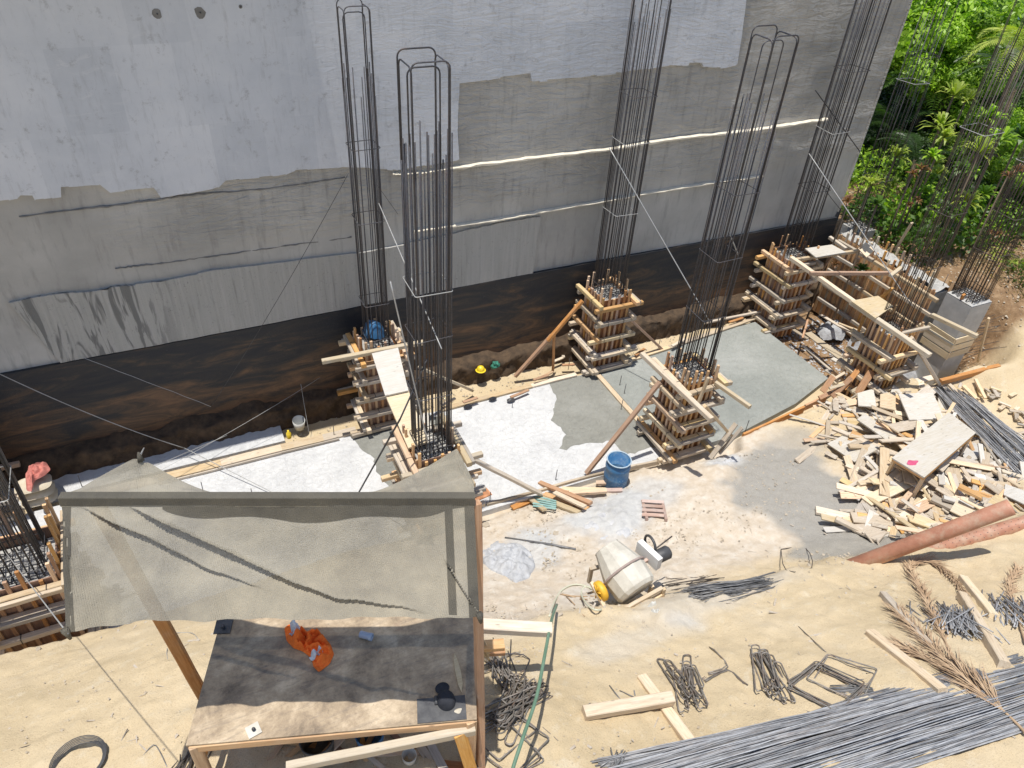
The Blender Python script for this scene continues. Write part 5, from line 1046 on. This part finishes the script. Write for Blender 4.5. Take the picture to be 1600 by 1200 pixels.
bars(185, G(900, 1290), G(1640, 1064), .84, .0072, 'rebar_blue', 'long steel bar in the wide bundle across the front right corner', 'long steel bars of the front bundle', dz=.09, jl=.04)
bars(26, G(940, 1193), G(1600, 1052), .10, .006, 'rebar_blue', 'steel bar on the far side of the wide front bundle', 'stray bars behind the front bundle', dz=.03, jl=.06)
bars(66, G(1482, 612), G(1625, 745), .95, .011, 'rebar_blue', 'blue-grey steel bar in the stack under the scrap wood', 'blue-grey bars of the stack at the right edge', dz=.14, jl=.06)
bars(20, G(1505, 805), G(1605, 720), .35, .009, 'rebar_grey', 'dark bar showing between the boards near the pipes', 'dark bars near the pipes', dz=.1, jl=.1)
def understock(pa, pb, spread, n_, r_, mm):
    pa = Vector(pa); pb = Vector(pb); d_ = pb-pa; side = Vector((-d_.y, d_.x, 0)).normalized(); bb = MB()
    for i in range(n_):
        f_ = (i+.5)/n_-.5; ps = []
        for j in range(9): p = pa.lerp(pb, j/8)+side*(spread*f_+random.uniform(-.008, .008)); p.z = hg(p.x, p.y)+r_*.6; ps.append(p)
        bb.tube(ps, r_, 4)
    put('rebar_underlayer', bb, mm, kind='stuff')
understock(G(904, 1289), G(1636, 1064), .82, 110, .008, 'rebar_blue'); understock(G(1484, 614), G(1623, 744), .93, 80, .010, 'rebar_blue')
# bundle of thin rods by the mixer
def rods(n_, cen, ang, sa, L_, sp_, r_, mm, lab, grp, cat='rod', zz=.1, name='steel_rod', sq=.5):
    mes = []
    for i in range(4): mes.append(MB().tube([(-L_/2, 0, 0), (-L_/6, random.uniform(-.02, .02)*L_, .0), (L_/6, random.uniform(-.02, .02)*L_, .0), (L_/2, 0, 0)], r_, 4).mesh(name)); mes[-1].materials.append(M[mm])
    ax_ = Vector((math.cos(ang), math.sin(ang), 0)); pe = Vector((-ax_.y, ax_.x, 0))
    for i in range(n_):
        c_ = cen+pe*random.gauss(0, sp_)+ax_*random.gauss(0, sp_*sq); a = ang+random.gauss(0, sa); z_ = hg(c_.x, c_.y)+r_+zz*random.random()*math.exp(-((c_-cen).xy.length/max(.01, sp_*1.6))**2)
        mw = Matrix.Translation((c_.x, c_.y, z_))@Matrix.Rotation(a, 4, 'Z')@Matrix.Rotation(random.gauss(0, .03)+slope(c_, a, L_), 4, 'Y'); put(name, mes[i % 4], None, mw, label=lab, cat=cat, group=grp)
def slope(c_, a, L_): dx = math.cos(a)*L_/2; dy = math.sin(a)*L_/2; return -math.atan2(hg(c_.x+dx, c_.y+dy)-hg(c_.x-dx, c_.y-dy), L_)
def angpx(a, b_): p = G(*a); q_ = G(*b_); return math.atan2(q_.y-p.y, q_.x-p.x)
rods(110, G(1135, 922), angpx((1060, 935), (1215, 902)), .10, 1.15, .10, .0065, 'rebar_grey', 'thin rod in the tangled bundle right of the mixer', 'thin rods bundled right of the mixer', zz=.18, sq=1.3)
rods(14, G(1085, 915), angpx((1035, 922), (1130, 905)), .25, .9, .09, .006, 'rebar_rust', 'stray thin rod at the left end of the bundle by the mixer', 'stray rods left of the bundle', zz=.08)
rods(95, G(1488, 975), angpx((1468, 935), (1512, 1015)), .32, .7, .17, .008, 'rebar_blue', 'cut steel rod in the pile beside the dry palm fronds', 'cut rods beside the palm fronds', zz=.16)
rods(45, G(1580, 960), angpx((1565, 915), (1600, 1005)), .3, .75, .14, .009, 'rebar_blue', 'cut steel rod in the pile at the right edge', 'cut rods at the right edge', zz=.15)
rods(26, G(1328, 1078), angpx((1290, 1080), (1370, 1072)), .12, .42, .07, .006, 'rebar_grey', 'short straight rod inside the square stirrups', 'short rods inside the square stirrups', zz=.03)
rods(14, G(965, 1195), angpx((955, 1200), (972, 1180)), .5, .3, .05, .007, 'rebar_grey', 'short rod end at the near edge of the front bundle', 'rod ends at the front bundle', zz=.1)
rods(18, G(300, 1190), angpx((285, 1210), (305, 1175)), .3, .4, .05, .008, 'rebar_rust', 'thin rod leaning at the left table leg', 'rods at the left table leg', zz=.1)
# hairpins and stirrups on the sand
def hairpin(L_, w_, r_, mm):
    pts = [(.06, 0, 0)]+[(-L_/2+w_/2-w_/2*math.sin(a), w_/2-w_/2*math.cos(a), .0) for a in np.linspace(0, math.pi, 7)]+[(L_/2-w_/2+w_/2*math.sin(a), w_/2+w_/2*math.cos(a), .004) for a in np.linspace(0, math.pi, 7)][:5]
    pts = [(L_/2-.09, .02, .012), (L_/2-.05, -.02, .006), (L_/2-.09, -.03, .004)]+[(-L_/2+w_/2-w_/2*math.sin(a), w_/2-w_/2*math.cos(a)-.03, .0) for a in np.linspace(0, math.pi, 8)]+[(L_/2-.06, w_, .004), (L_/2-.01, w_-.015, .006), (L_/2-.03, w_-.05, .01)]
    me_ = MB().tube(pts, r_, 6).mesh('hairpin'); me_.materials.append(M[mm]); return me_
def scatter(mes, n_, px, ang, sa, sp_, name, lab, grp, cat, zz=.06, sq=1.):
    cen = G(*px)
    for i in range(n_):
        c_ = cen+Vector((random.gauss(0, sp_), random.gauss(0, sp_)*sq, 0)); a = ang+random.gauss(0, sa); L_ = .4
        mw = Matrix.Translation((c_.x, c_.y, hg(c_.x, c_.y)+.02+zz*random.random()))@align(c_)@Matrix.Rotation(a, 4, 'Z')@Matrix.Rotation(random.gauss(0, .04), 4, 'Y')@Matrix.Rotation(random.gauss(0, .06)+(math.pi if random.random() < .5 else 0), 4, 'X')
        put(name, mes[i % len(mes)], None, mw, label=lab, cat=cat, group=grp)
hp_ = [hairpin(.95, .09, .009, 'stirrup'), hairpin(.8, .085, .009, 'stirrup'), hairpin(.55, .09, .009, 'stirrup')]
scatter(hp_, 10, (1075, 1068), angpx((1045, 1020), (1100, 1115)), .16, .07, 'hooked_tie', 'long hooked tie in the loose group right of the crossed beams', 'hooked ties right of the crossed beams', 'tie')
scatter(hp_, 14, (1197, 1055), angpx((1165, 985), (1225, 1115)), .09, .055, 'hooked_tie', 'long hooked tie in the tight group left of the square stirrups', 'hooked ties left of the square stirrups', 'tie', .1, 1.6)
def bent(px, r_, mm, lab, name='bent_bar', z_=.015, **kk):
    return putw(name, MB().tube(smooth_line(gline(px, z_), 3), r_, 6), mm, label=lab, cat='bar', **kk)
for i in range(4): bent([(1103+i, 1048+3*i), (1130+2*i, 1036+3*i), (1108+2*i, 1012+2*i)], .008, 'stirrup', 'bent bar shaped like a hook beside the loose ties', z_=.015+.01*i, group='hook-shaped bars beside the loose ties')
for i in range(4): bent([(1095+2*i, 1062+2*i), (1130+2*i, 1045+2*i), (1150+3*i, 1062+2*i), (1158+3*i, 1070+i)], .008, 'stirrup', 'bent bar with two knees below the hook-shaped ones', z_=.015+.01*i, group='two-kneed bars below the hook-shaped ones')
sqm = []
for s_ in (.60, .56): me_ = MB().tube(rect(s_, s_*.95, 0, .03)+[rect(s_, s_*.95, 0, .03)[0]]+[(s_/2-.03, s_/2-.1, .02)], .0085, 6).mesh('stirrup'); me_.materials.append(M['stirrup']); sqm.append(me_)
dia = angpx((1225, 1082), (1285, 1022))
scatter(sqm, 8, (1288, 1076), dia, .05, .02, 'square_stirrup', 'square stirrup in the stack lying on the sand', 'square stirrups stacked on the sand', 'stirrup', .07)
scatter(sqm[1:], 2, (1312, 1058), dia+.12, .05, .04, 'square_stirrup', 'square stirrup lying askew behind the stack', 'askew square stirrups', 'stirrup', .05)
bent([(1215, 1020), (1235, 1050), (1225, 1085), (1240, 1105), (1300, 1125), (1340, 1135)], .008, 'stirrup', 'long curved bar passing under the square stirrups')
bent([(1247, 980), (1290, 1020)], .006, 'stirrup', 'straight thin bar behind the square stirrups')
bent([(1220, 859), (1258, 857), (1268, 888), (1228, 892), (1220, 859)], .007, 'rebar_rust', 'thin square wire frame lying on the sand above the ridge')
# tangle right of the table
scatter(hp_[:2], 22, (806, 1105), angpx((775, 1150), (835, 1050)), .22, .06, 'hooked_tie', 'hooked tie in the heap right of the table under the green hose', 'hooked ties heaped beside the table', 'tie', .12, 1.5)
scatter(hp_[:2], 8, (770, 1045), angpx((750, 1000), (800, 1090)), .6, .08, 'hooked_tie', 'hooked tie in the shade right beside the table', 'hooked ties in the shade of the table', 'tie', .1)
scatter(sqm, 4, (790, 1160), .5, .3, .08, 'square_stirrup', 'square stirrup lying below the heap beside the table', 'square stirrups beside the table', 'stirrup', .05)
bent([(845, 1135), (868, 1155), (892, 1178)], .004, 'stirrup', 'thin bar on the sand right of the green hose')
for i in range(7):
    a = random.uniform(0, 6); bent([(752+random.uniform(0, 60), 1000+random.uniform(0, 40)), (790+random.uniform(-20, 40), 1030+random.uniform(-20, 40)), (800+random.uniform(-30, 40), 1070+random.uniform(-20, 60))], .007, 'rebar', 'dark bent bar in the tangle right of the table', z_=.05, group='dark bent bars beside the table')
# coil bottom-left and odd wires
co = thing('wire_coil', G(125, 1190), 'coil of dark wire lying on the sand at the lower left edge', 'coil'); cg = G(125, 1192)
for i in range(6): put('loop', MB().tube([cg+Vector(((.2+.008*i)*math.cos(a), (.18+.01*i)*math.sin(a), .02+.008*i)) for a in np.arange(0, 6.28, .25)], .005, 5, True), 'dark_metal', Matrix(), co)
bent([(175, 1200), (185, 1170), (200, 1140)], .006, 'stirrup', 'thin bar at the lower left beside the wire coil')
bent([(222, 1185), (240, 1165), (250, 1175), (262, 1200)], .005, 'rebar_grey', 'bent wire near the left table leg')
bent([(262, 1010), (262, 1030), (275, 1055), (300, 1058)], .004, 'wire', 'thin wire curling round the left post')
bent([(275, 990), (300, 990), (310, 1000)], .004, 'wire', 'short curled wire behind the table')
bent([(0, 1180), (60, 1162), (90, 1155)], .005, 'rebar_rust', 'thin bar on the sand at the left edge')
# twigs beside the mixer
for i in range(9): a = (885+random.uniform(-12, 40), 935+random.uniform(-8, 18)); bent([a, (a[0]+random.uniform(8, 26), a[1]+random.uniform(-8, 16))], .008, 'dry_palm', 'dry twig on the sand left of the mixer', 'twig', .03, group='dry twigs left of the mixer')
heap([(1008, 950), (1020, 942), (1032, 955), (1040, 962), (1028, 968), (1015, 962)], .05, 'white_plastic', 'crumpled white bag on the sand right of the mixer', .15, 14, 'plastic_bag', 'bag')
heap([(1325, 1098), (1345, 1088), (1365, 1092), (1390, 1098), (1378, 1108), (1340, 1108)], .03, 'bag_paper', 'crumpled torn paper below the square stirrups', .12, 14, 'paper_scrap', 'paper')
# ------------------------------------------------------------ dry palm fronds
def frond(px, leaf, nl, seed, lab, spread=.9, w_=.006, mm='dry_palm', z_=.05):
    r_ = random.Random(seed); th = thing('dry_frond', G(*px[0]), lab, 'palm frond'); pts = smooth_line(gline(px, z_), 6)
    put('stalk', MB().tube(pts, .016, 6, r2=.006), mm, Matrix(), th); bb = MB(); N = len(pts)
    for i in range(nl):
        q_ = r_.uniform(.25, 1); k_ = min(N-2, int(q_*(N-1))); p = pts[k_]; d_ = (pts[k_+1]-pts[k_]).normalized(); s_ = Vector((-d_.y, d_.x, 0))*r_.choice((-1, 1))
        L_ = leaf*r_.uniform(.5, 1.1)*(1.1-q_*.5); dr = (d_*1.3+s_*spread*r_.uniform(.15, 1)+Vector((0, 0, r_.uniform(0, .45)))).normalized(); m_ = p+dr*L_*.5; e_ = p+dr*L_+Vector((r_.uniform(-.05, .05), r_.uniform(-.05, .05), -.12*L_)); e_.z = max(e_.z, hg(e_.x, e_.y)+.005); m_.z = max(m_.z, hg(m_.x, m_.y)+.01)
        sd = dr.cross(Vector((0, 0, 1))).normalized()*w_; bb.add([p-sd*.5, p+sd*.5, m_+sd, m_-sd, e_], [(0, 1, 2, 3), (3, 2, 4)])
    put('leaflets', bb, mm, Matrix(), th, kind='stuff')
frond([(1600, 1150), (1570, 1120), (1530, 1085), (1480, 1040), (1430, 990), (1400, 960)], .6, 380, 1, 'long dry palm frond with its stalk over the steel bars at the right')
frond([(1505, 1080), (1490, 1040), (1465, 985), (1440, 930), (1420, 890), (1445, 880), (1480, 900), (1500, 925)], .42, 600, 2, 'curved dry palm frond arching around the pile of cut rods', .7)
frond([(1500, 1070), (1460, 1040), (1420, 1020), (1400, 1010)], .35, 160, 3, 'short dry palm frond end left of the cut rods', .8)
frond([(1600, 1010), (1585, 960), (1575, 920), (1590, 890)], .35, 200, 4, 'dry palm frond at the right edge among the rods')

# ============================================================ STONES AND RUBBLE
def rockmesh(seed):
    r_ = random.Random(seed); import bmesh
    bm = bmesh.new(); bmesh.ops.create_icosphere(bm, subdivisions=1, radius=1)
    for v_ in bm.verts: v_.co *= r_.uniform(.7, 1.2); v_.co.z *= .6
    me_ = bpy.data.meshes.new('stone'); bm.to_mesh(me_); bm.free(); me_.materials.append(M['stone']); return me_
rk = [rockmesh(i) for i in range(5)]
for i, (u, v_, s_) in enumerate([(62, 975, .09), (758, 822, .09), (812, 835, .05), (934, 842, .06), (915, 843, .05), (1257, 828, .04), (1245, 770, .03), (60, 1015, .04), (1036, 897, .03), (868, 700+135, .06), (840, 822, .04), (1344, 870, .05), (890, 845, .035), (765, 848, .03), (1265, 885, .04), (1150, 868, .035), (1290, 822, .03)]):
    g_ = G(u, v_, s_*.3); put('stone', rk[i % 5], None, Matrix.Translation(g_)@Matrix.Rotation(i*1.7, 4, 'Z')@Matrix.Scale(s_, 4), label='loose pale stone lying on the sand', cat='stone', group='loose stones on the sand')
pb_ = MB(); r = np.random.default_rng(5)
ico = [(0, 0, .6), (.9, 0, 0), (0, .9, 0), (-.9, 0, 0), (0, -.9, 0), (0, 0, -.5)]; icf = [(0, 1, 2), (0, 2, 3), (0, 3, 4), (0, 4, 1), (5, 2, 1), (5, 3, 2), (5, 4, 3), (5, 1, 4)]
def pebbles(n_, x0, x1, y0, y1, smin, smax, name, mm, flt=None):
    bb = MB(); xs = r.uniform(x0, x1, n_); ys = r.uniform(y0, y1, n_)
    if flt: k_ = flt(xs, ys); xs, ys = xs[k_], ys[k_]
    hs = hgt(xs, ys)
    for x, y, h_ in zip(xs, ys, hs):
        s_ = smin+(smax-smin)*r.random()**3; sc = s_*r.uniform(.7, 1.2, 6); bb.add([(x+v_[0]*c_, y+v_[1]*c_, h_+.018+v_[2]*c_) for v_, c_ in zip(ico, sc)], icf)
    put(name, bb, mm, kind='stuff')
clus = lambda xs, ys: fbm(xs*1.1, ys*1.1, 3, 2) > .05
pebbles(7000, 1.5, 12.5, 4.2, 8.5, .005, .034, 'gravel', 'stone', clus)
pebbles(2500, -3.5, 9, 1, 6.5, .004, .022, 'gravel', 'stone', clus)
pebbles(2500, 13.5, 16, 8.9, 12.2, .01, .06, 'rubble', 'cement_lump')
pebbles(1500, 16.8, 21, 8, 15, .01, .05, 'rubble', 'stone')
pebbles(900, 1.2, 16, 11.95, 12.85, .01, .04, 'rubble', 'stone')

# ============================================================ JUNGLE
def setattr_tone(me_, tones):
    a = me_.attributes.new('tone', 'FLOAT', 'POINT'); a.data.foreach_set('value', np.array(tones, np.float32))
def leafcloud(n_, fn, size, seed, mm, aspect=.5, up=.5):
    rg_ = np.random.default_rng(seed); pos, nrm, ton = fn(rg_, n_); n_ = len(pos)
    nrm = nrm*(1-up)+np.array([0, 0, 1.])*up+rg_.normal(0, .35, (n_, 3)); nrm /= np.linalg.norm(nrm, axis=1)[:, None]
    t_ = np.cross(nrm, rg_.normal(0, 1, (n_, 3))); t_ /= np.linalg.norm(t_, axis=1)[:, None]; b2 = np.cross(nrm, t_); s_ = size*rg_.uniform(.55, 1.25, n_)[:, None]
    v0 = pos-t_*s_*.5; v1 = pos+b2*s_*aspect*.5-nrm*s_*.06; v2 = pos+t_*s_*.5; v3 = pos-b2*s_*aspect*.5-nrm*s_*.06
    vv_ = np.stack([v0, v1, v2, v3], 1).reshape(-1, 3); me_ = bpy.data.meshes.new('leaves'); me_.vertices.add(len(vv_)); me_.vertices.foreach_set('co', vv_.ravel()); me_.loops.add(len(vv_)); me_.loops.foreach_set('vertex_index', np.arange(len(vv_)))
    me_.polygons.add(n_); me_.polygons.foreach_set('loop_start', np.arange(0, len(vv_), 4)); me_.polygons.foreach_set('loop_total', np.full(n_, 4)); me_.update(); me_.validate(); setattr_tone(me_, np.repeat(np.clip(ton+rg_.normal(0, .16, n_), 0, 1), 4)); me_.materials.append(M[mm]); return me_
def crownfn(cl, rx, rz, seed):
    rr = np.random.default_rng(seed); cs_ = rr.normal(0, 1, (cl, 3)); cs_ /= np.linalg.norm(cs_, axis=1)[:, None]; cs_ *= rr.uniform(.35, 1., (cl, 1)); cs_ *= np.array([rx, rx, rz]); cr_ = rr.uniform(.22, .42, cl)*rx; ct = rr.uniform(.2, .8, cl)
    def fn(rg_, n_):
        k_ = rg_.integers(0, cl, n_); d_ = rg_.normal(0, 1, (n_, 3)); d_ /= np.linalg.norm(d_, axis=1)[:, None]; rad = rg_.uniform(.55, 1.08, n_)[:, None]; p = cs_[k_]+d_*rad*cr_[k_][:, None]*np.array([1, 1, .75]); return p, d_, ct[k_]
    return fn
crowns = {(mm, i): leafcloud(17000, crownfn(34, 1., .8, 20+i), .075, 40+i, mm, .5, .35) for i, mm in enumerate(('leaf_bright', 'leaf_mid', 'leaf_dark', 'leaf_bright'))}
ck = list(crowns)
trunkm = {}
def tree(x, y, z_, h_, rx, ci, lab, grp, seed):
    th = thing('broadleaf_tree', (x, y, hg(x, y)-.2), lab, 'tree', grp); g0 = hg(x, y)-.2; r_ = random.Random(seed); bb = MB(); topz = z_
    bb.tube([(x, y, g0), (x+.15, y+.1, (g0+topz)/2), (x+.1, y, topz)], .13, 8, r2=.05)
    for i in range(7): a = r_.uniform(0, 6.28); bb.tube([(x+.1, y, g0+(topz-g0)*r_.uniform(.45, .9)), (x+rx*.5*math.cos(a), y+rx*.5*math.sin(a), topz+rx*.1*r_.uniform(-1, 2)), (x+rx*.85*math.cos(a), y+rx*.85*math.sin(a), topz+rx*.4*r_.uniform(-1, 1))], .05, 5, r2=.012)
    put('trunk', bb, 'bark', Matrix(), th)
    put('crown', crowns[ck[ci]], None, Matrix.Translation((x+.1, y, topz))@Matrix.Rotation(seed*1.3, 4, 'Z')@Matrix.Scale(rx, 4), th)
def vp(u, v_, dist):   # a point on the sight line of (u,v) at horizontal distance dist
    r_ = ray(u, v_); t_ = dist/math.hypot(r_[0], r_[1]); return Vector((r_[0]*t_, r_[1]*t_, r_[2]*t_+CAMH))
trees = [  # u, v, horizontal distance, crown radius, kind, words
 (1460, 40, 30, 2.8, 0, 'bright green tree with the sunniest crown right beside the wall top'), (1515, 40, 31, 2.5, 3, 'bright green tree in the top right, right of the sunniest crown'), (1500, 95, 28, 1.8, 3, 'lower bright green tree crown in the middle of the jungle'),
 (1425, 110, 33, 1.7, 1, 'mid green tree close to the wall edge'), (1570, 110, 34, 1.5, 1, 'mid green tree at the upper right edge'), (1415, 30, 44, 2.6, 1, 'far mid green tree seen just past the wall top'), (1490, -20, 48, 3.2, 0, 'far bright tree at the top frame edge'), (1545, 90, 50, 2.0, 2, 'far dark tree near the sea corner'),
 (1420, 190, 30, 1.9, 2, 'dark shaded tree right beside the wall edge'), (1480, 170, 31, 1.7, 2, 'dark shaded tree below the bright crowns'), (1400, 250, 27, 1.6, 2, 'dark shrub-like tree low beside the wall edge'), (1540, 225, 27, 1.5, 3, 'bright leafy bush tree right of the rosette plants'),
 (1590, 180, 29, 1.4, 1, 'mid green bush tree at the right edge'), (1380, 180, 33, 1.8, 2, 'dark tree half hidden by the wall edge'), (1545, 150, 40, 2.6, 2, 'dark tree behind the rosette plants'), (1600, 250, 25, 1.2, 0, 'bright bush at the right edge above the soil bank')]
for i, (u, v_, d_, rx, ci, lab) in enumerate(trees): p = vp(u, v_, d_); tree(p.x, p.y, p.z, 0, rx, ci, lab, None, i+1)
# palms
def frondmesh(seed, L_=1.6, mm='leaf_mid'):
    r_ = random.Random(seed); bb = MB(); tn = []; N = 30; pts = [Vector((L_*i/N, 0, .55*L_*math.sin(1.5*i/N)-.75*L_*(i/N)**2)) for i in range(N+1)]
    bb.tube(pts, .012, 4, r2=.004); tn += [.6]*len(bb.v)
    for i in range(3, N+1):
        for s_ in (-1, 1):
            l_ = L_*.34*math.sin(math.pi*min(1, .12+.86*i/N))**.7; p = pts[i]; e_ = p+Vector((l_*.55, s_*l_*.85, -.25*l_+r_.uniform(-.03, .03))); w_ = Vector((.022, 0, 0)); m_ = p.lerp(e_, .5)+Vector((0, 0, .03)); bb.add([p, m_-w_, e_, m_+w_], [(0, 1, 2, 3)]); t_ = r_.uniform(.2, 1); tn += [t_]*4
    me_ = bb.mesh('frond'); setattr_tone(me_, tn); me_.materials.append(M[mm]); return me_
fr_m = {mm: frondmesh(i, 1.6, mm) for i, mm in enumerate(('leaf_mid', 'leaf_dark', 'leaf_yellow'))}
def palm(p, s_, n_, mm, lab, seed, trunk=True, name='palm', cat='palm'):
    g0 = hg(p.x, p.y); th = thing(name, (p.x, p.y, g0), lab, cat); r_ = random.Random(seed)
    put('trunk', MB().tube([(p.x, p.y, g0-.1), (p.x+.1, p.y, (g0+p.z)/2), (p.x, p.y, p.z)], .09 if trunk else .03, 7, r2=.05), 'bark', Matrix(), th)
    for i in range(n_):
        a = i*2.4+r_.uniform(-.3, .3); put('frond', fr_m[mm], None, Matrix.Translation(p)@Matrix.Rotation(a, 4, 'Z')@Matrix.Rotation(r_.uniform(-.7, .35), 4, 'Y')@Matrix.Scale(s_*r_.uniform(.8, 1.1), 4), th)
for i, (u, v_, d_, s_, n_, mm, lab) in enumerate([(1455, 130, 28, 1.0, 13, 'leaf_mid', 'feathery palm in the middle of the jungle below the bright trees'), (1395, 205, 27, 1.0, 12, 'leaf_dark', 'dark palm in the shade close to the wall edge'), (1600, 75, 24, .8, 14, 'leaf_yellow', 'yellowish palm at the upper right frame edge'), (1430, 250, 24, .7, 12, 'leaf_dark', 'small dark palm low in the shade'), (1590, 130, 26, 1.0, 12, 'leaf_dark', 'dark palm at the right edge'), (1360, 235, 27, .9, 10, 'leaf_dark', 'dark palm peeking past the wall')]):
    palm(vp(u, v_, d_), s_, n_, mm, lab, i+3)
def rosette_mesh(seed, mm, nl=34, L_=.75, w_=.055):
    r_ = random.Random(seed); bb = MB(); tn = []
    for i in range(nl):
        a = r_.uniform(0, 6.28); el = r_.uniform(.15, 1.3); d_ = Vector((math.cos(a)*math.cos(el), math.sin(a)*math.cos(el), math.sin(el))); l_ = L_*r_.uniform(.7, 1.1); sd = d_.cross(Vector((0, 0, 1))).normalized()*w_
        p1 = d_*l_*.4; p2 = d_*l_*.75+Vector((0, 0, -.08*l_)); p3 = d_*l_+Vector((0, 0, -.32*l_)); bb.add([-sd*.3, sd*.3, p1-sd, p1+sd, p2-sd*.8, p2+sd*.8, p3], [(0, 1, 3, 2), (2, 3, 5, 4), (4, 5, 6)]); t_ = r_.uniform(.1, 1); tn += [t_]*7
    me_ = bb.mesh('leaves'); setattr_tone(me_, tn); me_.materials.append(M[mm]); return me_
rm = {'leaf_yellow': rosette_mesh(1, 'leaf_yellow'), 'leaf_red': rosette_mesh(2, 'leaf_red', 22, .42, .04), 'leaf_mid': rosette_mesh(3, 'leaf_mid', 26, .6, .09), 'leaf_bright': rosette_mesh(4, 'leaf_bright', 30, .6, .07)}
ros = [(1490, 150, 24, 1.1, 'leaf_yellow', 'yellow-green rosette plant, upper one in the middle of the jungle'), (1508, 160, 24.5, 1.1, 'leaf_yellow', 'yellow-green rosette plant touching the right side of the upper one'), (1468, 200, 23, 1.1, 'leaf_yellow', 'yellow-green rosette plant, lower one left of the upper pair'), (1475, 215, 22.5, .9, 'leaf_yellow', 'small yellow-green rosette under the lower plant'),
       (1400, 245, 21.5, .9, 'leaf_yellow', 'yellow-green rosette beside the wall edge'), (1440, 265, 21, .9, 'leaf_red', 'reddish leafy plant in the undergrowth'), (1425, 272, 20.8, .7, 'leaf_red', 'second reddish plant left of the larger one'), (1590, 268, 19.5, .9, 'leaf_red', 'orange-red plant at the right edge of the undergrowth'), (1575, 275, 19.3, .6, 'leaf_red', 'small red plant next to the orange-red one'),
       (1325, 315, 19, .8, 'leaf_red', 'reddish plant at the foot of the wall edge'), (1545, 185, 22, 1.2, 'leaf_bright', 'broad bright green plant right of the rosettes'), (1530, 240, 20.5, 1.1, 'leaf_yellow', 'yellowish spreading plant above the undergrowth'), (1560, 220, 21, 1.2, 'leaf_bright', 'bright broadleaf plant right of the yellowish one'), (1500, 265, 20, .8, 'leaf_mid', 'mid green leafy plant in the undergrowth centre'), (1370, 320, 19, .8, 'leaf_mid', 'mid green plant low near the wall edge'),
       (1455, 245, 21.5, .9, 'leaf_bright', 'bright green plant behind the reddish one'), (1360, 290, 20.5, .8, 'leaf_yellow', 'yellowish plant low beside the wall edge'), (1595, 215, 22, 1.1, 'leaf_mid', 'mid green broad plant at the right edge')]
for i, (u, v_, d_, s_, mm, lab) in enumerate(ros):
    p = vp(u, v_, d_); g0 = hg(p.x, p.y); s_ *= .72; p.z = max(p.z, g0+.2); th = thing('leafy_plant', (p.x, p.y, g0), lab, 'plant'); put('stem', MB().tube([(p.x, p.y, g0-.05), (p.x, p.y, p.z)], .025, 5), 'bark', Matrix(), th)
    put('leaves', rm[mm], None, Matrix.Translation(p)@Matrix.Rotation(i*1.1, 4, 'Z')@Matrix.Scale(s_, 4), th)
    if p.z-g0 > .8: put('leaves', rm[mm], None, Matrix.Translation((p.x+.2, p.y-.1, (p.z+g0)/2+.2))@Matrix.Rotation(i*2.1, 4, 'Z')@Matrix.Scale(s_*.8, 4), th)
# undergrowth, one mass
def under(x0, x1, y0, y1, hmax, off, thr, flat_=False):
    def fn(rg_, n_):
        x = rg_.uniform(x0, x1, n_); y = rg_.uniform(y0, y1, n_); dn = fbm(x*.55+off, y*.55, 3, 1); lim = sstep(16.3, 17.5, x); k_ = (dn > thr-rg_.random(n_)*.25) & ((x > 16.6) | (y > 13.6))&((y < 12.2) | (x > 17.0))
        k_ &= ~((np.hypot(x-17.4, y-8.9) < 1.4))
        x, y, dn = x[k_], y[k_], dn[k_]; z_ = hgt(x, y)+hmax*np.clip((dn-thr+.25)*1.6, .05, 1)*rg_.random(len(x))**.6
        return np.stack([x, y, z_], 1), rg_.normal(0, 1, (len(x), 3)), np.clip(.45+1.2*fbm(x*1.9, y*1.9, 2, 2), 0, 1)
    return fn
put('undergrowth', leafcloud(80000, under(17.0, 34, 10.6, 30, .8, 0, -.08), .17, 91, 'leaf_mid', .55, .5), None, kind='stuff')
put('undergrowth', leafcloud(42000, under(17.4, 34, 10.8, 30, 1.0, 40, .03), .16, 92, 'leaf_bright', .5, .5), None, kind='stuff')
put('undergrowth', leafcloud(14000, under(18.8, 30, 9.5, 30, .8, 77, .12), .14, 94, 'leaf_yellow', .4, .5), None, kind='stuff')
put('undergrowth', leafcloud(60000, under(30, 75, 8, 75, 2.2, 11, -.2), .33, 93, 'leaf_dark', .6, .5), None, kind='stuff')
put('leaf_litter', leafcloud(15000, under(16.8, 26, 9.0, 18, .12, 5, -.25), .10, 95, 'leaf_dry', .45, .7), None, kind='stuff')
put('ground_cover', leafcloud(12000, under(16.9, 22, 9.0, 14, .3, 60, .05), .09, 96, 'leaf_mid', .5, .5), None, kind='stuff')
for i in range(16):
    u = random.uniform(1350, 1600); v_ = random.uniform(300, 470); g_ = G(u, v_, .03); a = random.uniform(0, 3.1); d_ = Vector((math.cos(a), math.sin(a), .15*random.random()))*random.uniform(.3, .9)
    if g_.x < 16.9: continue
    putw('branch', MB().tube([g_-d_, g_+Vector((0, 0, .08)), g_+d_], .018, 5, r2=.008), 'bark', label='fallen branch on the brown soil bank', cat='branch', group='fallen branches on the soil bank')
